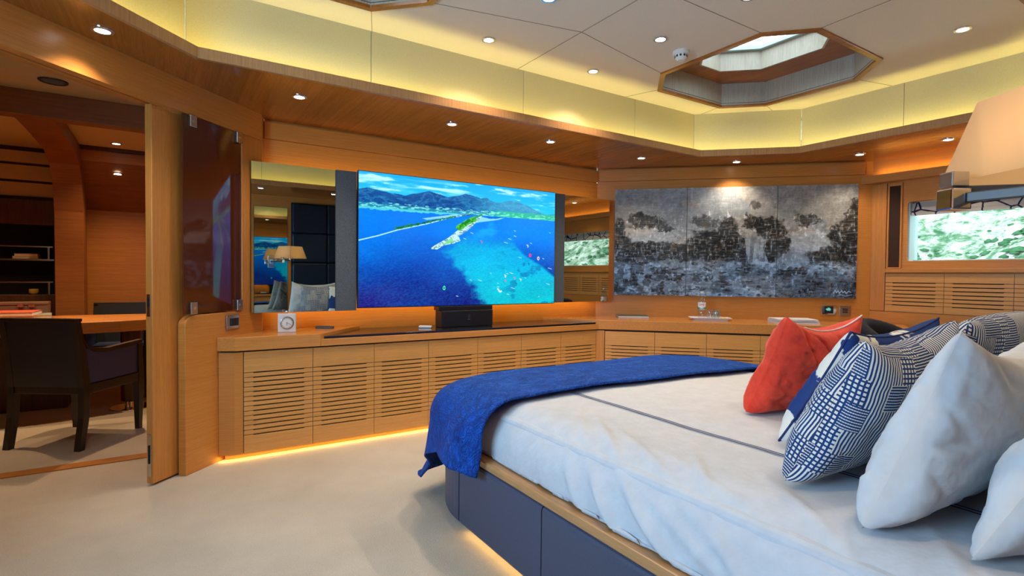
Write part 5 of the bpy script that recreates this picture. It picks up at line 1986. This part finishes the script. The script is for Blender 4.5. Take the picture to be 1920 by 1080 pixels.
slabbook('book', 'bright red book on top of the grey-green book on the office table', 'book', (-1.08, 5.77, .7925), (1, -.05, 0), .20, .15, .030, 'book_red')
bx = thing('leather_box', 'brown leather box with small metal clasps behind the red book', 'box', (-1.15, 6.03, .756))
build('box_body', MB().box(-1.5, 5.985, .756, -.845, 6.11, .86), 'leather_case', bx, bevel=.004)
build('lid', MB().box(-1.5, 5.98, .861, -.845, 6.115, .885), 'leather_case', bx, bevel=.004)
for x in (-1.02, -.95):
    build('clasp', MB().box(x - .02, 5.973, .845, x + .02, 5.981, .868), 'steel', bx)


def dining_chair(name, label, o, fwd, group):
    """chair with origin o (centre of seat on floor) facing fwd; world coordinates"""
    f = Vector((*fwd, 0)).normalized()
    r = Vector((f.y, -f.x, 0))
    o = Vector((*o, 0))
    t_ = thing(name, label, 'chair', tuple(o), group)
    P = lambda a, b_, z: o + r * a + f * b_ + Vector((0, 0, z))
    hw = .235
    for s_ in (-1, 1):
        # rear leg and back stile in one sweep, front leg rising to the arm
        mb = MB()
        path_ = [(-.27, 0, .020), (-.235, .20, .023), (-.225, .40, .026), (-.25, .62, .022), (-.29, .83, .018)]
        for k in range(len(path_) - 1):
            (b0, z0_, h0), (b1, z1_, h1) = path_[k], path_[k + 1]
            vs = [P(s_ * hw - .02, b0 - h0, z0_), P(s_ * hw + .02, b0 - h0, z0_), P(s_ * hw + .02, b0 + h0, z0_), P(s_ * hw - .02, b0 + h0, z0_),
                  P(s_ * hw - .02, b1 - h1, z1_), P(s_ * hw + .02, b1 - h1, z1_), P(s_ * hw + .02, b1 + h1, z1_), P(s_ * hw - .02, b1 + h1, z1_)]
            mb.add(vs, [(0, 3, 2, 1), (4, 5, 6, 7), (0, 1, 5, 4), (1, 2, 6, 5), (2, 3, 7, 6), (3, 0, 4, 7)])
        build('leg', mb, 'wenge', t_)
        mb = MB()
        for (z0_, z1_, h0, h1) in ((0, .36, .016, .024), (.36, .625, .024, .020)):
            vs = [P(s_ * hw - h0, .25 - h0, z0_), P(s_ * hw + h0, .25 - h0, z0_), P(s_ * hw + h0, .25 + h0, z0_), P(s_ * hw - h0, .25 + h0, z0_),
                  P(s_ * hw - h1, .25 - h1, z1_), P(s_ * hw + h1, .25 - h1, z1_), P(s_ * hw + h1, .25 + h1, z1_), P(s_ * hw - h1, .25 + h1, z1_)]
            mb.add(vs, [(0, 3, 2, 1), (4, 5, 6, 7), (0, 1, 5, 4), (1, 2, 6, 5), (2, 3, 7, 6), (3, 0, 4, 7)])
        build('leg', mb, 'wenge', t_)
        # curved arm rail
        mb = MB()
        pr_ = [(-.262, .72), (-.22, .665), (-.16, .635), (-.05, .622), (.1, .632), (.27, .642)]
        for (b0, z0_), (b1, z1_) in zip(pr_[:-1], pr_[1:]):
            vs = [P(s_ * hw - .02, b0, z0_ - .012), P(s_ * hw + .02, b0, z0_ - .012), P(s_ * hw + .02, b0, z0_ + .012), P(s_ * hw - .02, b0, z0_ + .012),
                  P(s_ * hw - .02, b1, z1_ - .012), P(s_ * hw + .02, b1, z1_ - .012), P(s_ * hw + .02, b1, z1_ + .012), P(s_ * hw - .02, b1, z1_ + .012)]
            mb.add(vs, [(0, 1, 2, 3), (7, 6, 5, 4), (0, 4, 5, 1), (1, 5, 6, 2), (2, 6, 7, 3), (3, 7, 4, 0)])
        build('armrest', mb, 'wenge', t_)
        ap = [(-.23, .42), (.228, .42), (.228, .625), (.1, .618), (-.05, .608), (-.16, .622), (-.235, .66)]
        build('side_panel', MB().extr([P(s_ * (hw - .008), b_, z) for b_, z in ap], r * s_ * .020), 'office_leather', t_)
    build('seat_frame', MB().obox(P(0, .01, .385), r, f, (0, 0, 1), hw + .02, .255, .030), 'wenge', t_, bevel=.004)
    build('seat', MB().obox(P(0, .01, .440), r, f, (0, 0, 1), hw - .016, .235, .032), 'office_leather', t_, bevel=.02, seg=3)
    mb = MB()
    bkp = [(-.215, .40), (-.24, .62), (-.272, .835)]
    for (b0, z0_), (b1, z1_) in zip(bkp[:-1], bkp[1:]):
        vs = [P(-hw + .018, b0 - .035, z0_), P(hw - .018, b0 - .035, z0_), P(hw - .018, b0 + .03, z0_), P(-hw + .018, b0 + .03, z0_),
              P(-hw + .018, b1 - .03, z1_), P(hw - .018, b1 - .03, z1_), P(hw - .018, b1 + .02, z1_), P(-hw + .018, b1 + .02, z1_)]
        mb.add(vs, [(0, 3, 2, 1), (4, 5, 6, 7), (0, 1, 5, 4), (1, 2, 6, 5), (2, 3, 7, 6), (3, 0, 4, 7)])
    build('backrest', mb, 'leather_black', t_)
    build('top_rail', MB().obox(P(0, -.284, .838), r, f, (0, 0, 1), hw + .018, .026, .010), 'wenge', t_, bevel=.003)
    return t_


dining_chair('dining_chair', 'black leather armchair with its back to the room, near side of the office table', (-.510, 4.715), (.57, .82), 'chairs at the office table')
dining_chair('dining_chair', 'black leather armchair on the far side of the office table', (-.36, 6.22), (-.10, -1), 'chairs at the office table')

t_ = thing('ceiling_speaker', 'round dark rimmed speaker grille in the office ceiling', 'speaker', (-.569, 4.278, ZO))
build('rim', MB().lathe((-.569, 4.278, ZO - .006), [(.058, 0), (.072, 0), (.074, .006), (.058, .006)], 32, closed=True), 'black_plastic', t_)
build('grille', MB().lathe((-.569, 4.278, ZO - .004), [(0, 0), (.058, 0), (.058, .004), (0, .004)], 32), 'speaker_cloth', t_)
PO = 46.0
downlight((-.37, 6.02, ZO), 'round downlight in the flat office ceiling before the beam', 'office downlights', PO, tint=(1, .66, .36))
downlight((-.385, 6.40, 2.083), 'round downlight in the sloping office panel', 'office downlights', 8.0, up=(0, .28, .96), spot=110, tint=(1, .66, .36))
downlight((-1.5, 5.3, ZO), 'unseen downlight added to light the office, left of the bent frame', 'office downlights', PO * 1.6, tint=(1, .66, .36))  # added out of view to light the office chairs
downlight((-.2, 5.2, ZO), 'unseen downlight added to light the office, behind the door leaf', 'office downlights', PO * 1.8, tint=(1, .66, .36))  # another unseen lamp, added to brighten the office
